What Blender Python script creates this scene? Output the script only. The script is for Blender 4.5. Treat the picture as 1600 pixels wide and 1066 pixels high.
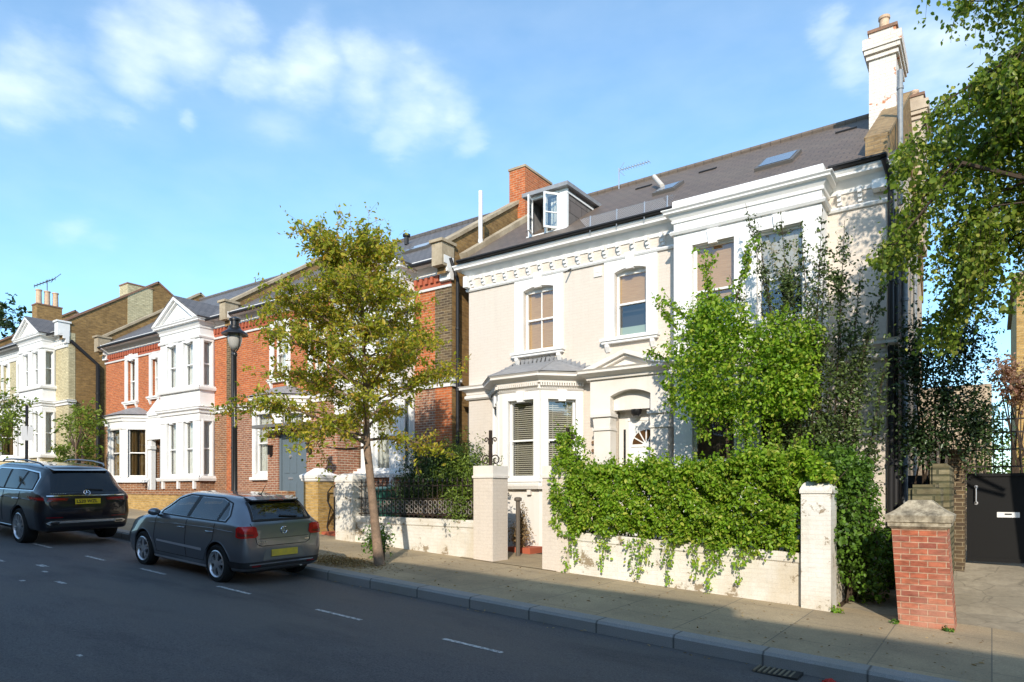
import bpy, bmesh, math, random
import numpy as np
from mathutils import Vector, Matrix
from mathutils.bvhtree import BVHTree
PI = math.pi
for o in list(bpy.data.objects): bpy.data.objects.remove(o)
S = bpy.context.scene
COL = S.collection

# ---------------------------------------------------------------- camera
cam_d = bpy.data.cameras.new("camera"); cam = bpy.data.objects.new("camera", cam_d); COL.objects.link(cam)
cam.location = (0, 0, 2.13)
cam.rotation_euler = (PI/2, 0, math.atan(750/1067))
cam_d.sensor_width = 36; cam_d.lens = 24.0; cam_d.shift_y = 237/1600
cam_d.clip_start = 0.05; cam_d.clip_end = 3000
S.camera = cam

# ---------------------------------------------------------------- sun, sky, exposure
SUN_EL = math.radians(27)
sun_to = Vector((.477*math.cos(SUN_EL), -.879*math.cos(SUN_EL), math.sin(SUN_EL)))   # towards the sun
sd = bpy.data.lights.new("sun", 'SUN'); sd.energy = 3.7; sd.angle = math.radians(.55); sd.color = (1, .90, .76)
so = bpy.data.objects.new("sun", sd); COL.objects.link(so)
so.rotation_euler = sun_to.to_track_quat('Z', 'Y').to_euler(); so.location = (20, -40, 40)
S.view_settings.view_transform = 'Standard'; S.view_settings.look = 'None'
S.view_settings.gamma = 1; S.view_settings.exposure = 0.47

W = bpy.data.worlds.new("World"); S.world = W; W.use_nodes = True
nt = W.node_tree; nt.nodes.clear()
def wn(t, **k):
    n = nt.nodes.new(t)
    for a, b in k.items(): setattr(n, a, b)
    return n
out = wn('ShaderNodeOutputWorld'); bg = wn('ShaderNodeBackground'); bg.inputs[1].default_value = .15
sky = wn('ShaderNodeTexSky', sky_type='NISHITA', sun_disc=False)
sky.sun_elevation = SUN_EL; sky.sun_rotation = math.atan2(sun_to.x, sun_to.y)
sky.air_density = 1.0; sky.dust_density = .3; sky.ozone_density = 2.2; sky.altitude = 0
hs = wn('ShaderNodeHueSaturation'); hs.inputs['Saturation'].default_value = 1.06; hs.inputs['Value'].default_value = 1.42
hs.inputs['Hue'].default_value = .492
nt.links.new(sky.outputs[0], hs.inputs['Color'])
def wdir(x, y):                                  # a compass direction of the sky
    a = (x-800)/1067; s, c = math.sin(cam.rotation_euler.z), math.cos(cam.rotation_euler.z)
    return Vector((-s+c*a, c+s*a, -(y-770)/1067)).normalized()
# clouds: soft banks round a few sky directions, broken up by noise
banks = [((290,40),.125,.95),((215,90),.10,.95),((110,75),.06,.6),((350,25),.07,.8),((60,110),.10,.95),((10,130),.10,1),((120,140),.07,.8),((165,178),.05,.6),
         ((400,110),.07,.95),((470,95),.09,1),((560,120),.10,1),((640,150),.11,1),((700,165),.07,.9),((610,210),.06,.8),((450,190),.09,.55),
         ((730,212),.05,.75),((290,186),.035,.7),((490,28),.04,.45),((115,355),.045,.5),((165,372),.04,.4),
         ((1300,55),.05,.9),((1345,90),.07,1),((1420,75),.10,1),((1500,90),.12,1),((1560,60),.08,1),((1450,150),.07,.55)]
tc = wn('ShaderNodeTexCoord')
n1 = wn('ShaderNodeTexNoise'); n1.inputs['Scale'].default_value = 5; n1.inputs['Detail'].default_value = 7; n1.inputs['Roughness'].default_value = .6
sep = wn('ShaderNodeVectorMath', operation='MULTIPLY'); sep.inputs[1].default_value = (1, 1, 2.2)
nt.links.new(tc.outputs['Generated'], sep.inputs[0]); nt.links.new(sep.outputs[0], n1.inputs[0])
warp = wn('ShaderNodeVectorMath', operation='SUBTRACT'); nt.links.new(n1.outputs['Color'], warp.inputs[0]); warp.inputs[1].default_value = (.5, .5, .5)
wsc = wn('ShaderNodeVectorMath', operation='SCALE'); nt.links.new(warp.outputs[0], wsc.inputs[0]); wsc.inputs['Scale'].default_value = .11
wad = wn('ShaderNodeVectorMath', operation='ADD'); nt.links.new(tc.outputs['Generated'], wad.inputs[0]); nt.links.new(wsc.outputs[0], wad.inputs[1])
acc = None
for (p, r, a) in banks:
    dn = wn('ShaderNodeVectorMath', operation='DISTANCE'); nt.links.new(wad.outputs[0], dn.inputs[0]); dn.inputs[1].default_value = wdir(*p)
    mr = wn('ShaderNodeMapRange', interpolation_type='SMOOTHSTEP'); nt.links.new(dn.outputs['Value'], mr.inputs[0])
    mr.inputs[1].default_value = r*.74; mr.inputs[2].default_value = r*.1; mr.inputs[3].default_value = 0; mr.inputs[4].default_value = a*.70
    if acc is None: acc = mr.outputs[0]
    else:
        m = wn('ShaderNodeMath', operation='SMOOTH_MAX'); m.inputs[2].default_value = .25
        nt.links.new(acc, m.inputs[0]); nt.links.new(mr.outputs[0], m.inputs[1]); acc = m.outputs[0]
n2 = wn('ShaderNodeTexNoise'); n2.inputs['Scale'].default_value = 14; n2.inputs['Detail'].default_value = 6
nt.links.new(sep.outputs[0], n2.inputs[0])
mr = wn('ShaderNodeMapRange'); nt.links.new(n2.outputs[0], mr.inputs[0]); mr.inputs[1].default_value = .3; mr.inputs[2].default_value = .68; mr.inputs[3].default_value = .35; mr.inputs[4].default_value = 1
m0 = wn('ShaderNodeMath', operation='SUBTRACT'); nt.links.new(acc, m0.inputs[0]); m0.inputs[1].default_value = .08; m0.use_clamp = True
m = wn('ShaderNodeMath', operation='MULTIPLY'); nt.links.new(m0.outputs[0], m.inputs[0]); nt.links.new(mr.outputs[0], m.inputs[1]); m.use_clamp = True
mx = wn('ShaderNodeMix', data_type='RGBA'); szz = wn('ShaderNodeSeparateXYZ'); nt.links.new(tc.outputs['Generated'], szz.inputs[0]); gr = wn('ShaderNodeValToRGB'); ge = gr.color_ramp.elements
ge[0].position = 0; ge[0].color = (.62,.80,.97,1); ge[1].position = .55; ge[1].color = (.98,1,1,1); g3 = ge.new(.22); g3.color = (.76,.91,1,1); nt.links.new(szz.outputs[2], gr.inputs[0])
mg = wn('ShaderNodeMix', data_type='RGBA', blend_type='MULTIPLY'); mg.inputs[0].default_value = 1; nt.links.new(hs.outputs[0], mg.inputs[6]); nt.links.new(gr.outputs[0], mg.inputs[7])
nt.links.new(m.outputs[0], mx.inputs[0]); nt.links.new(mg.outputs[2], mx.inputs[6]); mx.inputs[7].default_value = (6.0, 6.6, 7.0, 1)
nt.links.new(mx.outputs[2], bg.inputs[0]); nt.links.new(bg.outputs[0], out.inputs[0])

# ---------------------------------------------------------------- materials
MT = {}
def mat(name, col, rough=.7, spec=.5, metal=0, fn=None, **kw):
    if name in MT: return MT[name]
    m = bpy.data.materials.new(name); m.use_nodes = True; t = m.node_tree; b = t.nodes['Principled BSDF']
    b.inputs['Base Color'].default_value = (*col, 1); b.inputs['Roughness'].default_value = rough
    b.inputs['Specular IOR Level'].default_value = spec; b.inputs['Metallic'].default_value = metal
    for k, v in kw.items(): b.inputs[k.replace('_', ' ')].default_value = v
    if fn: fn(t, b)
    MT[name] = m; return m
def N(t, typ, **k):
    n = t.nodes.new(typ)
    for a, b in k.items(): setattr(n, a, b)
    return n
def noise(t, scale, detail=4, rough=.6, coord='Object', dist=0, stretch=None):
    tc = N(t, 'ShaderNodeTexCoord'); n = N(t, 'ShaderNodeTexNoise')
    n.inputs['Scale'].default_value = scale; n.inputs['Detail'].default_value = detail; n.inputs['Roughness'].default_value = rough; n.inputs['Distortion'].default_value = dist
    src = tc.outputs[coord]
    if stretch:
        mp = N(t, 'ShaderNodeMapping'); mp.inputs['Scale'].default_value = stretch; t.links.new(src, mp.inputs[0]); src = mp.outputs[0]
    t.links.new(src, n.inputs['Vector']); return n.outputs[0]
def ramp(t, src, stops):
    r = N(t, 'ShaderNodeValToRGB'); e = r.color_ramp.elements
    while len(e) < len(stops): e.new(.5)
    for el, (p, c) in zip(e, stops): el.position = p; el.color = (*c, 1) if len(c) == 3 else c
    t.links.new(src, r.inputs[0]); return r.outputs[0]
def mixc(t, f, a, b, mode='MIX'):
    m = N(t, 'ShaderNodeMix', data_type='RGBA', blend_type=mode)
    for s, v in ((0, f), (6, a), (7, b)):
        if isinstance(v, (int, float)): m.inputs[s].default_value = v
        elif isinstance(v, tuple): m.inputs[s].default_value = (*v, 1)
        else: t.links.new(v, m.inputs[s])
    return m.outputs[2]
def bump(t, b, h, strength=.3, dist=.01, prev=None):
    n = N(t, 'ShaderNodeBump'); n.inputs['Strength'].default_value = strength; n.inputs['Distance'].default_value = dist
    t.links.new(h, n.inputs['Height'])
    if prev: t.links.new(prev, n.inputs['Normal'])
    t.links.new(n.outputs[0], b.inputs['Normal']); return n.outputs[0]
def gray(v): return (v, v, v)
def brickfn(c1, c2, mo, bw=.225, bh=.075, ms=.009, dirt=.5, bstr=.5, dirtcol=(.05,.04,.03), paint=None, var=1.0, chip=None, streak=.0):
    def f(t, b):
        tc = N(t, 'ShaderNodeTexCoord'); br = N(t, 'ShaderNodeTexBrick'); br.offset = .5
        t.links.new(tc.outputs['UV'], br.inputs['Vector'])
        br.inputs['Scale'].default_value = 1; br.inputs['Brick Width'].default_value = bw; br.inputs['Row Height'].default_value = bh
        br.inputs['Mortar Size'].default_value = ms; br.inputs['Mortar Smooth'].default_value = .3; br.inputs['Bias'].default_value = 0
        br.inputs['Color1'].default_value = (*c1, 1); br.inputs['Color2'].default_value = (*c2, 1); br.inputs['Mortar'].default_value = (*mo, 1)
        col = br.outputs['Color']
        # brick to brick variation at about one brick
        vo = noise(t, 9, 2, .7, 'UV', stretch=(.5, 1.4, 1)); v = ramp(t, vo, [(.3, gray(.62)), (.5, gray(1)), (.72, gray(1.35))])
        col = mixc(t, .75*var, col, v, 'MULTIPLY')
        big = noise(t, .8, 6, .62); fine = noise(t, 45, 4, .7)
        bigr = ramp(t, big, [(.42, gray(0)), (.68, gray(1))])
        fx = N(t, 'ShaderNodeMath', operation='MULTIPLY'); t.links.new(bigr, fx.inputs[0]); fx.inputs[1].default_value = dirt
        col = mixc(t, fx.outputs[0], col, dirtcol)
        if streak:
            st = ramp(t, noise(t, 2.2, 4, .6, 'UV', stretch=(3.2, .22, 1)), [(.5, gray(0)), (.75, gray(streak))])
            col = mixc(t, st, col, tuple(c*.55 for c in c1))
        if chip:
            cm = ramp(t, noise(t, 3.1, 8, .72), [(.585, gray(0)), (.62, gray(1))]); col = mixc(t, cm, col, chip)
        fr = ramp(t, fine, [(.25, gray(.82)), (.75, gray(1.12))]); col = mixc(t, .8, col, fr, 'MULTIPLY')
        t.links.new(col, b.inputs['Base Color'])
        inv = N(t, 'ShaderNodeMath', operation='SUBTRACT'); inv.inputs[0].default_value = 1; t.links.new(br.outputs['Fac'], inv.inputs[1])
        p = bump(t, b, inv.outputs[0], bstr, .006); bump(t, b, fine, .25, .004, p)
    return f
def plasterfn(c, dirtcol, dirt=.35, sc=1.2, bs=.15, streak=.25):
    def f(t, b):
        col = mixc(t, ramp(t, noise(t, sc, 7, .65), [(.48, gray(0)), (.75, gray(dirt))]), c, dirtcol)
        st = ramp(t, noise(t, 2.0, 4, .6, 'Object', stretch=(2.6, 2.6, .2)), [(.52, gray(0)), (.78, gray(streak))])
        col = mixc(t, st, col, dirtcol)
        t.links.new(col, b.inputs['Base Color']); bump(t, b, noise(t, 30, 5, .7), bs, .004)
    return f
def speckfn(c1, c2, sc=60, bs=.4, big=None, bsc=.5):
    def f(t, b):
        col = mixc(t, ramp(t, noise(t, sc, 5, .75), [(.35, gray(0)), (.65, gray(1))]), c1, c2)
        if big: col = mixc(t, ramp(t, noise(t, bsc, 5, .6), [(.35, gray(0)), (.7, gray(.75))]), col, big)
        t.links.new(col, b.inputs['Base Color']); bump(t, b, noise(t, sc*1.5, 4, .7), bs, .006)
    return f
BR = {}
M_red = mat('red_brick', (.4,.13,.06), .85, .2, fn=brickfn((.52,.145,.045),(.40,.10,.035),(.44,.29,.18), dirt=.22, dirtcol=(.2,.09,.05)))
M_brown = mat('brown_brick', (.2,.12,.08), .85, .2, fn=brickfn((.33,.14,.06),(.23,.10,.05),(.46,.38,.28), dirt=.2))
M_stock = mat('stock_brick', (.3,.2,.1), .88, .2, fn=brickfn((.34,.205,.075),(.21,.125,.05),(.27,.19,.10), dirt=.35, dirtcol=(.13,.075,.03)))
M_oldwall = mat('mossy_old_masonry', (.2,.16,.1), .9, .2, fn=brickfn((.30,.25,.16),(.15,.12,.07),(.08,.07,.045), bw=.5, bh=.11, ms=.02, dirt=.6, bstr=1.2, dirtcol=(.10,.11,.05), var=1.2))
M_ystock = mat('yellow_stock_brick', (.4,.3,.1), .88, .2, fn=brickfn((.50,.33,.12),(.40,.25,.08),(.42,.32,.18), dirt=.2, dirtcol=(.2,.12,.05)))
M_cream = mat('cream_glazed_brick', (.5,.45,.3), .6, .3, fn=brickfn((.60,.53,.33),(.52,.45,.27),(.36,.30,.18), dirt=.15))
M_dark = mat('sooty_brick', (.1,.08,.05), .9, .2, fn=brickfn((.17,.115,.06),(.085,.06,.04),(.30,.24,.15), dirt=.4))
M_pbrick = mat('painted_brick', (.72,.66,.55), .6, .3, fn=brickfn((.65,.58,.50),(.66,.59,.51),(.61,.54,.46), ms=.006, dirt=.14, bstr=.28, dirtcol=(.55,.46,.34), var=.10, streak=.12))
M_wbrick = mat('white_painted_garden_brick', (.75,.7,.6), .7, .3, fn=brickfn((.75,.73,.67),(.72,.70,.64),(.71,.68,.61), ms=.006, dirt=.7, bstr=.42, dirtcol=(.52,.43,.29), var=.2, chip=(.30,.24,.16), streak=.2))
M_chimw = mat('white_chimney_brick', (.75,.7,.65), .75, .3, fn=brickfn((.74,.69,.63),(.70,.65,.58),(.62,.56,.48), ms=.008, dirt=.25, bstr=.6, dirtcol=(.55,.42,.30), var=.25, chip=(.50,.20,.10)))
M_side = mat('stained_render', (.5,.45,.38), .8, .2, fn=plasterfn((.52,.42,.31),(.20,.13,.08), .7, 1.1, .4, .6))
M_white = mat('white_stucco', (.8,.8,.78), .55, .35, fn=plasterfn((.79,.785,.765),(.60,.54,.44), .22, 1.6, .12, .12))
M_cream2 = mat('cream_stucco', (.77,.73,.65), .6, .3, fn=plasterfn((.735,.70,.65),(.58,.48,.35), .3, 1.4, .15, .2))
M_frame = mat('white_gloss_paint', (.80,.80,.78), .35, .5)
M_stone = mat('weathered_stone', (.4,.36,.28), .9, .2, fn=speckfn((.52,.46,.34),(.36,.30,.21),14,.7,(.05,.045,.035),7))
M_coping = mat('coping_stone', (.5,.4,.3), .9, .2, fn=speckfn((.50,.42,.30),(.38,.31,.21),10,.4,(.22,.17,.11),1.5))
M_copred = mat('brown_tile_coping', (.3,.15,.1), .9, .2, fn=speckfn((.30,.17,.11),(.18,.11,.08),12,.4))
M_lead = mat('lead_flashing', (.3,.31,.33), .55, .5, metal=.3, fn=speckfn((.36,.36,.36),(.26,.26,.27),6,.2))
M_slate = mat('slate_roof', (.12,.12,.12), .55, .4, fn=brickfn((.165,.125,.098),(.13,.10,.08),(.075,.06,.052), bw=.26, bh=.2, ms=.012, dirt=.35, bstr=.6, dirtcol=(.16,.135,.10), var=.5))
M_slate2 = mat('dark_slate_roof', (.1,.1,.11), .5, .4, fn=brickfn((.17,.155,.15),(.125,.115,.112),(.05,.048,.046), bw=.26, bh=.2, ms=.014, dirt=.35, bstr=.8, dirtcol=(.13,.12,.11), var=.5))
M_black = mat('black_gloss_paint', (.012,.012,.013), .35, .5)
M_blackr = mat('black_plastic', (.018,.018,.02), .55, .4)
M_iron = mat('wrought_iron', (.015,.014,.014), .5, .5, fn=speckfn((.014,.013,.013),(.05,.03,.02),25,.3))
M_pot = mat('chimney_pot_clay', (.6,.4,.28), .85, .2, fn=speckfn((.62,.46,.32),(.45,.30,.20),12,.3))
M_greyp = mat('grey_pipe_plastic', (.22,.25,.28), .5, .4, fn=speckfn((.20,.22,.24),(.28,.30,.31),8,.1))
M_galv = mat('galvanised_steel', (.55,.55,.56), .4, .5, metal=.7)
M_door = mat('slate_blue_door_paint', (.13,.17,.20), .4, .5)
M_gcop = mat('gable_coping_brick', (.3,.2,.1), .88, .2, fn=brickfn((.36,.25,.13),(.27,.18,.09),(.25,.19,.12), dirt=.4, dirtcol=(.14,.10,.06)))
M_redtile = mat('red_tile', (.4,.1,.05), .8)
def _glass(name, tint, fres_lo=.10, trans=True):
    m = bpy.data.materials.new(name); m.use_nodes = True; t = m.node_tree; t.nodes.clear()
    o = N(t, 'ShaderNodeOutputMaterial'); g = N(t, 'ShaderNodeBsdfGlossy'); g.inputs['Roughness'].default_value = .015; g.inputs['Color'].default_value = (.95,.97,1,1)
    tr = N(t, 'ShaderNodeBsdfTransparent'); tr.inputs[0].default_value = (*tint, 1)
    lw = N(t, 'ShaderNodeLayerWeight'); lw.inputs[0].default_value = .35
    mr = N(t, 'ShaderNodeMapRange'); t.links.new(lw.outputs['Fresnel'], mr.inputs[0]); mr.inputs[3].default_value = fres_lo; mr.inputs[4].default_value = .9
    nz = noise(t, 1.3, 2, .5); bp = N(t, 'ShaderNodeBump'); bp.inputs['Strength'].default_value = .06; bp.inputs['Distance'].default_value = .05; t.links.new(nz, bp.inputs['Height']); t.links.new(bp.outputs[0], g.inputs['Normal'])
    mx = N(t, 'ShaderNodeMixShader'); t.links.new(mr.outputs[0], mx.inputs[0]); t.links.new(tr.outputs[0], mx.inputs[1]); t.links.new(g.outputs[0], mx.inputs[2])
    t.links.new(mx.outputs[0], o.inputs[0]); MT[name] = m; return m
M_glass = _glass('window_glass', (.86,.88,.86), .08)
M_room = mat('dim_room', (.05,.045,.04), .9, .1)
M_blindw = mat('white_slat_blind', (.50,.47,.41), .6, .3)
def _bamboo(t, b):
    col = mixc(t, ramp(t, noise(t, 5, 5, .7, 'UV', stretch=(.5, 14, 1)), [(.3, gray(0)), (.7, gray(1))]), (.45,.25,.09), (.66,.44,.20))
    t.links.new(col, b.inputs['Base Color'])
M_bamboo = mat('wood_weave_blind', (.5,.3,.15), .8, .2, fn=_bamboo)
def _curt(t, b):
    w = N(t, 'ShaderNodeTexWave'); w.inputs['Scale'].default_value = 3.2; w.inputs['Distortion'].default_value = 2.5; w.inputs['Detail'].default_value = 2; w.bands_direction = 'X'
    tc = N(t, 'ShaderNodeTexCoord'); t.links.new(tc.outputs['UV'], w.inputs[0]); bump(t, b, w.outputs['Fac'], .9, .05)
M_net = mat('net_curtain', (.85,.86,.83), .9, .1, fn=_curt)
M_curt = mat('gold_curtain', (.42,.30,.15), .9, .1, fn=_curt)
M_frost = mat('frosted_film', (.42,.50,.42), .5, .3)

# ---------------------------------------------------------------- mesh builder
ORG = {}
def setp(o, label=None, cat=None, group=None, kind=None):
    if label: o['label'] = label
    if cat: o['category'] = cat
    if group: o['group'] = group
    if kind: o['kind'] = kind
    return o
def thing(name, loc, label, cat, group=None):
    o = bpy.data.objects.new(name, None); o.empty_display_size = .2; COL.objects.link(o)
    o.location = loc; ORG[o.name] = Vector(loc); return setp(o, label, cat, group)
def auto_uv(me):
    n = len(me.loops)
    if n == 0: return
    uvl = me.uv_layers.new(name='UVMap')
    V = np.empty(len(me.vertices)*3); me.vertices.foreach_get('co', V); V = V.reshape(-1, 3)
    li = np.empty(n, dtype=np.int32); me.loops.foreach_get('vertex_index', li)
    pn = np.empty(len(me.polygons)*3); me.polygons.foreach_get('normal', pn); pn = pn.reshape(-1, 3)
    lt = np.empty(len(me.polygons), dtype=np.int32); me.polygons.foreach_get('loop_total', lt)
    nn = np.repeat(pn, lt, axis=0); P = V[li]
    uu = np.stack([-nn[:,1], nn[:,0], np.zeros(n)], 1); L = np.linalg.norm(uu, axis=1)
    flat = (np.abs(nn[:,2]) > .95); uu[flat] = (1, 0, 0); L[flat] = 1; uu /= np.maximum(L, 1e-6)[:,None]
    vv = np.cross(nn, uu); vv[flat] = (0, 1, 0)
    uv = np.stack([(P*uu).sum(1), (P*vv).sum(1)], 1)
    uvl.data.foreach_set('uv', uv.ravel())
class Fr:                                          # wall frame: u along, d outwards, z up
    def __init__(s, x, y, ang=0):                  # ang 0: facing -Y, u = +X
        s.o = Vector((x, y, 0)); s.u = Vector((math.cos(ang), math.sin(ang), 0)); s.d = Vector((math.sin(ang), -math.cos(ang), 0))
    def __call__(s, u, d, z): return s.o + s.u*u + s.d*d + Vector((0, 0, z))
W0 = Fr(0, 0, 0)
class MB:
    def __init__(s): s.v = []; s.f = []
    def add(s, vs, fs):
        b = len(s.v); s.v += [tuple(v) for v in vs]; s.f += [tuple(b+i for i in f) for f in fs]; return s
    def box(s, x0, x1, y0, y1, z0, z1):
        return s.add([(x0,y0,z0),(x1,y0,z0),(x1,y1,z0),(x0,y1,z0),(x0,y0,z1),(x1,y0,z1),(x1,y1,z1),(x0,y1,z1)],
                     [(0,3,2,1),(4,5,6,7),(0,1,5,4),(1,2,6,5),(2,3,7,6),(3,0,4,7)])
    def boxf(s, fr, u0, u1, d0, d1, z0, z1):
        P = [(u0,d1,z0),(u1,d1,z0),(u1,d0,z0),(u0,d0,z0),(u0,d1,z1),(u1,d1,z1),(u1,d0,z1),(u0,d0,z1)]
        return s.add([fr(*p) for p in P], [(0,3,2,1),(4,5,6,7),(0,1,5,4),(1,2,6,5),(2,3,7,6),(3,0,4,7)])
    def prismf(s, fr, poly, d0, d1):               # polygon (u,z) extruded from d0 to d1 (d1 outer)
        n = len(poly); vs = [fr(u, d1, z) for u, z in poly] + [fr(u, d0, z) for u, z in poly]
        return s.add(vs, [tuple(range(n)), tuple(range(2*n-1, n-1, -1))] + [(i, n+i, n+(i+1)%n, (i+1)%n) for i in range(n)])
    def quad(s, *p): return s.add(p, [tuple(range(len(p)))])
    def slab(s, pts, t):                           # polygon thickened along its normal (downwards)
        P = [Vector(p) for p in pts]; n = (P[1]-P[0]).cross(P[2]-P[0]).normalized(); k = len(P)
        return s.add(P + [p - n*t for p in P], [tuple(range(k)), tuple(range(2*k-1, k-1, -1))] + [(i, k+i, k+(i+1)%k, (i+1)%k) for i in range(k)])
    def tube(s, pts, r, n=8, caps=True):
        P = [Vector(p) for p in pts]; R = r if isinstance(r, (list, tuple)) else [r]*len(P); b = len(s.v); up = None
        for i, p in enumerate(P):
            t = (P[min(i+1, len(P)-1)] - P[max(i-1, 0)]).normalized()
            if up is None: up = Vector((0,0,1)) if abs(t.z) < .9 else Vector((1,0,0))
            a = (up - t*up.dot(t))
            a = a.normalized() if a.length > 1e-4 else t.orthogonal().normalized()
            up = a; c = t.cross(a)
            for k in range(n):
                q = 2*PI*k/n; s.v.append(tuple(p + (a*math.cos(q) + c*math.sin(q))*R[i]))
        for i in range(len(P)-1):
            for k in range(n):
                s.f.append((b+i*n+k, b+i*n+(k+1)%n, b+(i+1)*n+(k+1)%n, b+(i+1)*n+k))
        if caps: s.f += [tuple(b+k for k in range(n))[::-1], tuple(b+(len(P)-1)*n+k for k in range(n))]
        return s
    def lathe(s, c, prof, n=20, axis='z'):         # prof [(r, h)]
        b = len(s.v)
        for r, h in prof:
            for k in range(n):
                q = 2*PI*k/n; x, y = r*math.cos(q), r*math.sin(q)
                p = (x, y, h) if axis == 'z' else ((x, h, y) if axis == 'y' else (h, x, y))
                s.v.append((c[0]+p[0], c[1]+p[1], c[2]+p[2]))
        for i in range(len(prof)-1):
            for k in range(n):
                s.f.append((b+i*n+k, b+i*n+(k+1)%n, b+(i+1)*n+(k+1)%n, b+(i+1)*n+k))
        return s
    def mould(s, path, prof, fr_out=1):            # path [(x,y)] left to right, prof [(out, z)]: swept with mitres, outwards = right of the path (-Y side)
        P = [Vector((x, y)) for x, y in path]; n = len(P); m = len(prof); b = len(s.v)
        for i, p in enumerate(P):
            def nr(a, c):
                d = (c-a).normalized(); return Vector((d.y, -d.x))
            if i == 0: q = nr(P[0], P[1])
            elif i == n-1: q = nr(P[-2], P[-1])
            else:
                a, c = nr(P[i-1], P[i]), nr(P[i], P[i+1]); q = (a+c); q = q / max(.3, q.length_squared) * 2
            for o, z in prof: s.v.append((p.x+q.x*o, p.y+q.y*o, z))
        for i in range(n-1):
            for k in range(m):
                s.f.append((b+i*m+k, b+i*m+(k+1)%m, b+(i+1)*m+(k+1)%m, b+(i+1)*m+k))
        s.f += [tuple(b+k for k in range(m)), tuple(b+(n-1)*m+k for k in range(m))[::-1]]
        return s
    def wallf(s, fr, u0, u1, z0, z1, holes=(), th=.25, reveal=True, z1b=None):
        us = sorted({u0, u1, *[h[0] for h in holes], *[h[1] for h in holes]}); zs = sorted({z0, z1, *[h[2] for h in holes], *[h[3] for h in holes]})
        inside = lambda u, z: any(h[0] < u < h[1] and h[2] < z < h[3] for h in holes)
        for i in range(len(us)-1):
            for j in range(len(zs)-1):
                if inside((us[i]+us[i+1])/2, (zs[j]+zs[j+1])/2): continue
                s.quad(fr(us[i],0,zs[j]), fr(us[i+1],0,zs[j]), fr(us[i+1],0,zs[j+1]), fr(us[i],0,zs[j+1]))
        if reveal:
            for a, c, e, g in holes:
                s.quad(fr(a,0,e), fr(a,-th,e), fr(a,-th,g), fr(a,0,g)); s.quad(fr(c,0,g), fr(c,-th,g), fr(c,-th,e), fr(c,0,e))
                s.quad(fr(a,0,g), fr(a,-th,g), fr(c,-th,g), fr(c,0,g)); s.quad(fr(a,0,e), fr(c,0,e), fr(c,-th,e), fr(a,-th,e))
        return s
    def build(s, name, m, parent=None, smooth=False, bevel=0, label=None, uv=True, recalc=True):
        org = ORG.get(parent.name, Vector()) if parent else Vector()
        me = bpy.data.meshes.new(name)
        me.from_pydata([(x-org.x, y-org.y, z-org.z) for x, y, z in s.v], [], s.f)
        if recalc or bevel:
            bm = bmesh.new(); bm.from_mesh(me)
            if recalc: bmesh.ops.recalc_face_normals(bm, faces=bm.faces)
            if bevel:
                bmesh.ops.bevel(bm, geom=[e for e in bm.edges if len(e.link_faces) == 2 and e.calc_face_angle(0) > .5], offset=bevel, segments=2, affect='EDGES', clamp_overlap=True)
            bm.to_mesh(me); bm.free()
        me.materials.append(m)
        if smooth:
            me.polygons.foreach_set('use_smooth', [True]*len(me.polygons))
            try: me.set_sharp_from_angle(angle=.8)
            except Exception: pass
        if uv: auto_uv(me)
        o = bpy.data.objects.new(name, me); COL.objects.link(o)
        if parent: o.parent = parent
        ORG[o.name] = org
        if label: o['label'] = label
        return o
def struct(name, mb, m, **k):
    o = mb.build(name, m, **k); o['kind'] = 'structure'; return o
G = .058
def gz(x): return -G*max(-90, min(90, x))

# ================================================================ ground, road, pavement
def strip(mb, ys, zs, x0=-90, x1=40, step=5):
    xs = [x0+(x1-x0)*i/max(1, round((x1-x0)/step)) for i in range(round((x1-x0)/step)+1)]
    n = len(ys); b = len(mb.v)
    for x in xs:
        for y, z in zip(ys, zs): mb.v.append((x, y, gz(x)+z))
    for i in range(len(xs)-1):
        for k in range(n-1): mb.f.append((b+i*n+k, b+(i+1)*n+k, b+(i+1)*n+k+1, b+i*n+k+1))
    return mb
def _asph(t, b):
    c = mixc(t, ramp(t, noise(t, 42, 6, .9), [(.36, gray(0)), (.64, gray(1))]), (.045,.044,.048), (.185,.18,.182))
    c = mixc(t, ramp(t, noise(t, .35, 6, .65, stretch=(.35, 1.2, 1)), [(.42, gray(0)), (.62, gray(.75))]), c, (.15,.135,.12))
    c = mixc(t, ramp(t, noise(t, .9, 5, .6, stretch=(.5, 1.5, 1)), [(.5, gray(0)), (.7, gray(.5))]), c, (.045,.045,.052))
    ck = ramp(t, noise(t, 85, 2, .6), [(.66, gray(0)), (.72, gray(.8))]); c = mixc(t, ck, c, (.30,.30,.30))
    cr = N(t, 'ShaderNodeTexVoronoi', feature='DISTANCE_TO_EDGE'); cr.inputs['Scale'].default_value = .28
    tc = N(t, 'ShaderNodeTexCoord'); ad = N(t, 'ShaderNodeMix', data_type='RGBA'); ad.inputs[0].default_value = .12
    nn = N(t, 'ShaderNodeTexNoise'); nn.inputs['Scale'].default_value = 1.6; nn.inputs['Detail'].default_value = 5
    t.links.new(tc.outputs['Object'], nn.inputs[0]); t.links.new(tc.outputs['Object'], ad.inputs[6]); t.links.new(nn.outputs['Color'], ad.inputs[7]); t.links.new(ad.outputs[2], cr.inputs['Vector'])
    t.links.new(c, b.inputs['Base Color']); bump(t, b, noise(t, 55, 5, .9), 1.0, .02)
M_asph = mat('asphalt', (.06,.06,.065), .75, .35, fn=_asph)
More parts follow.
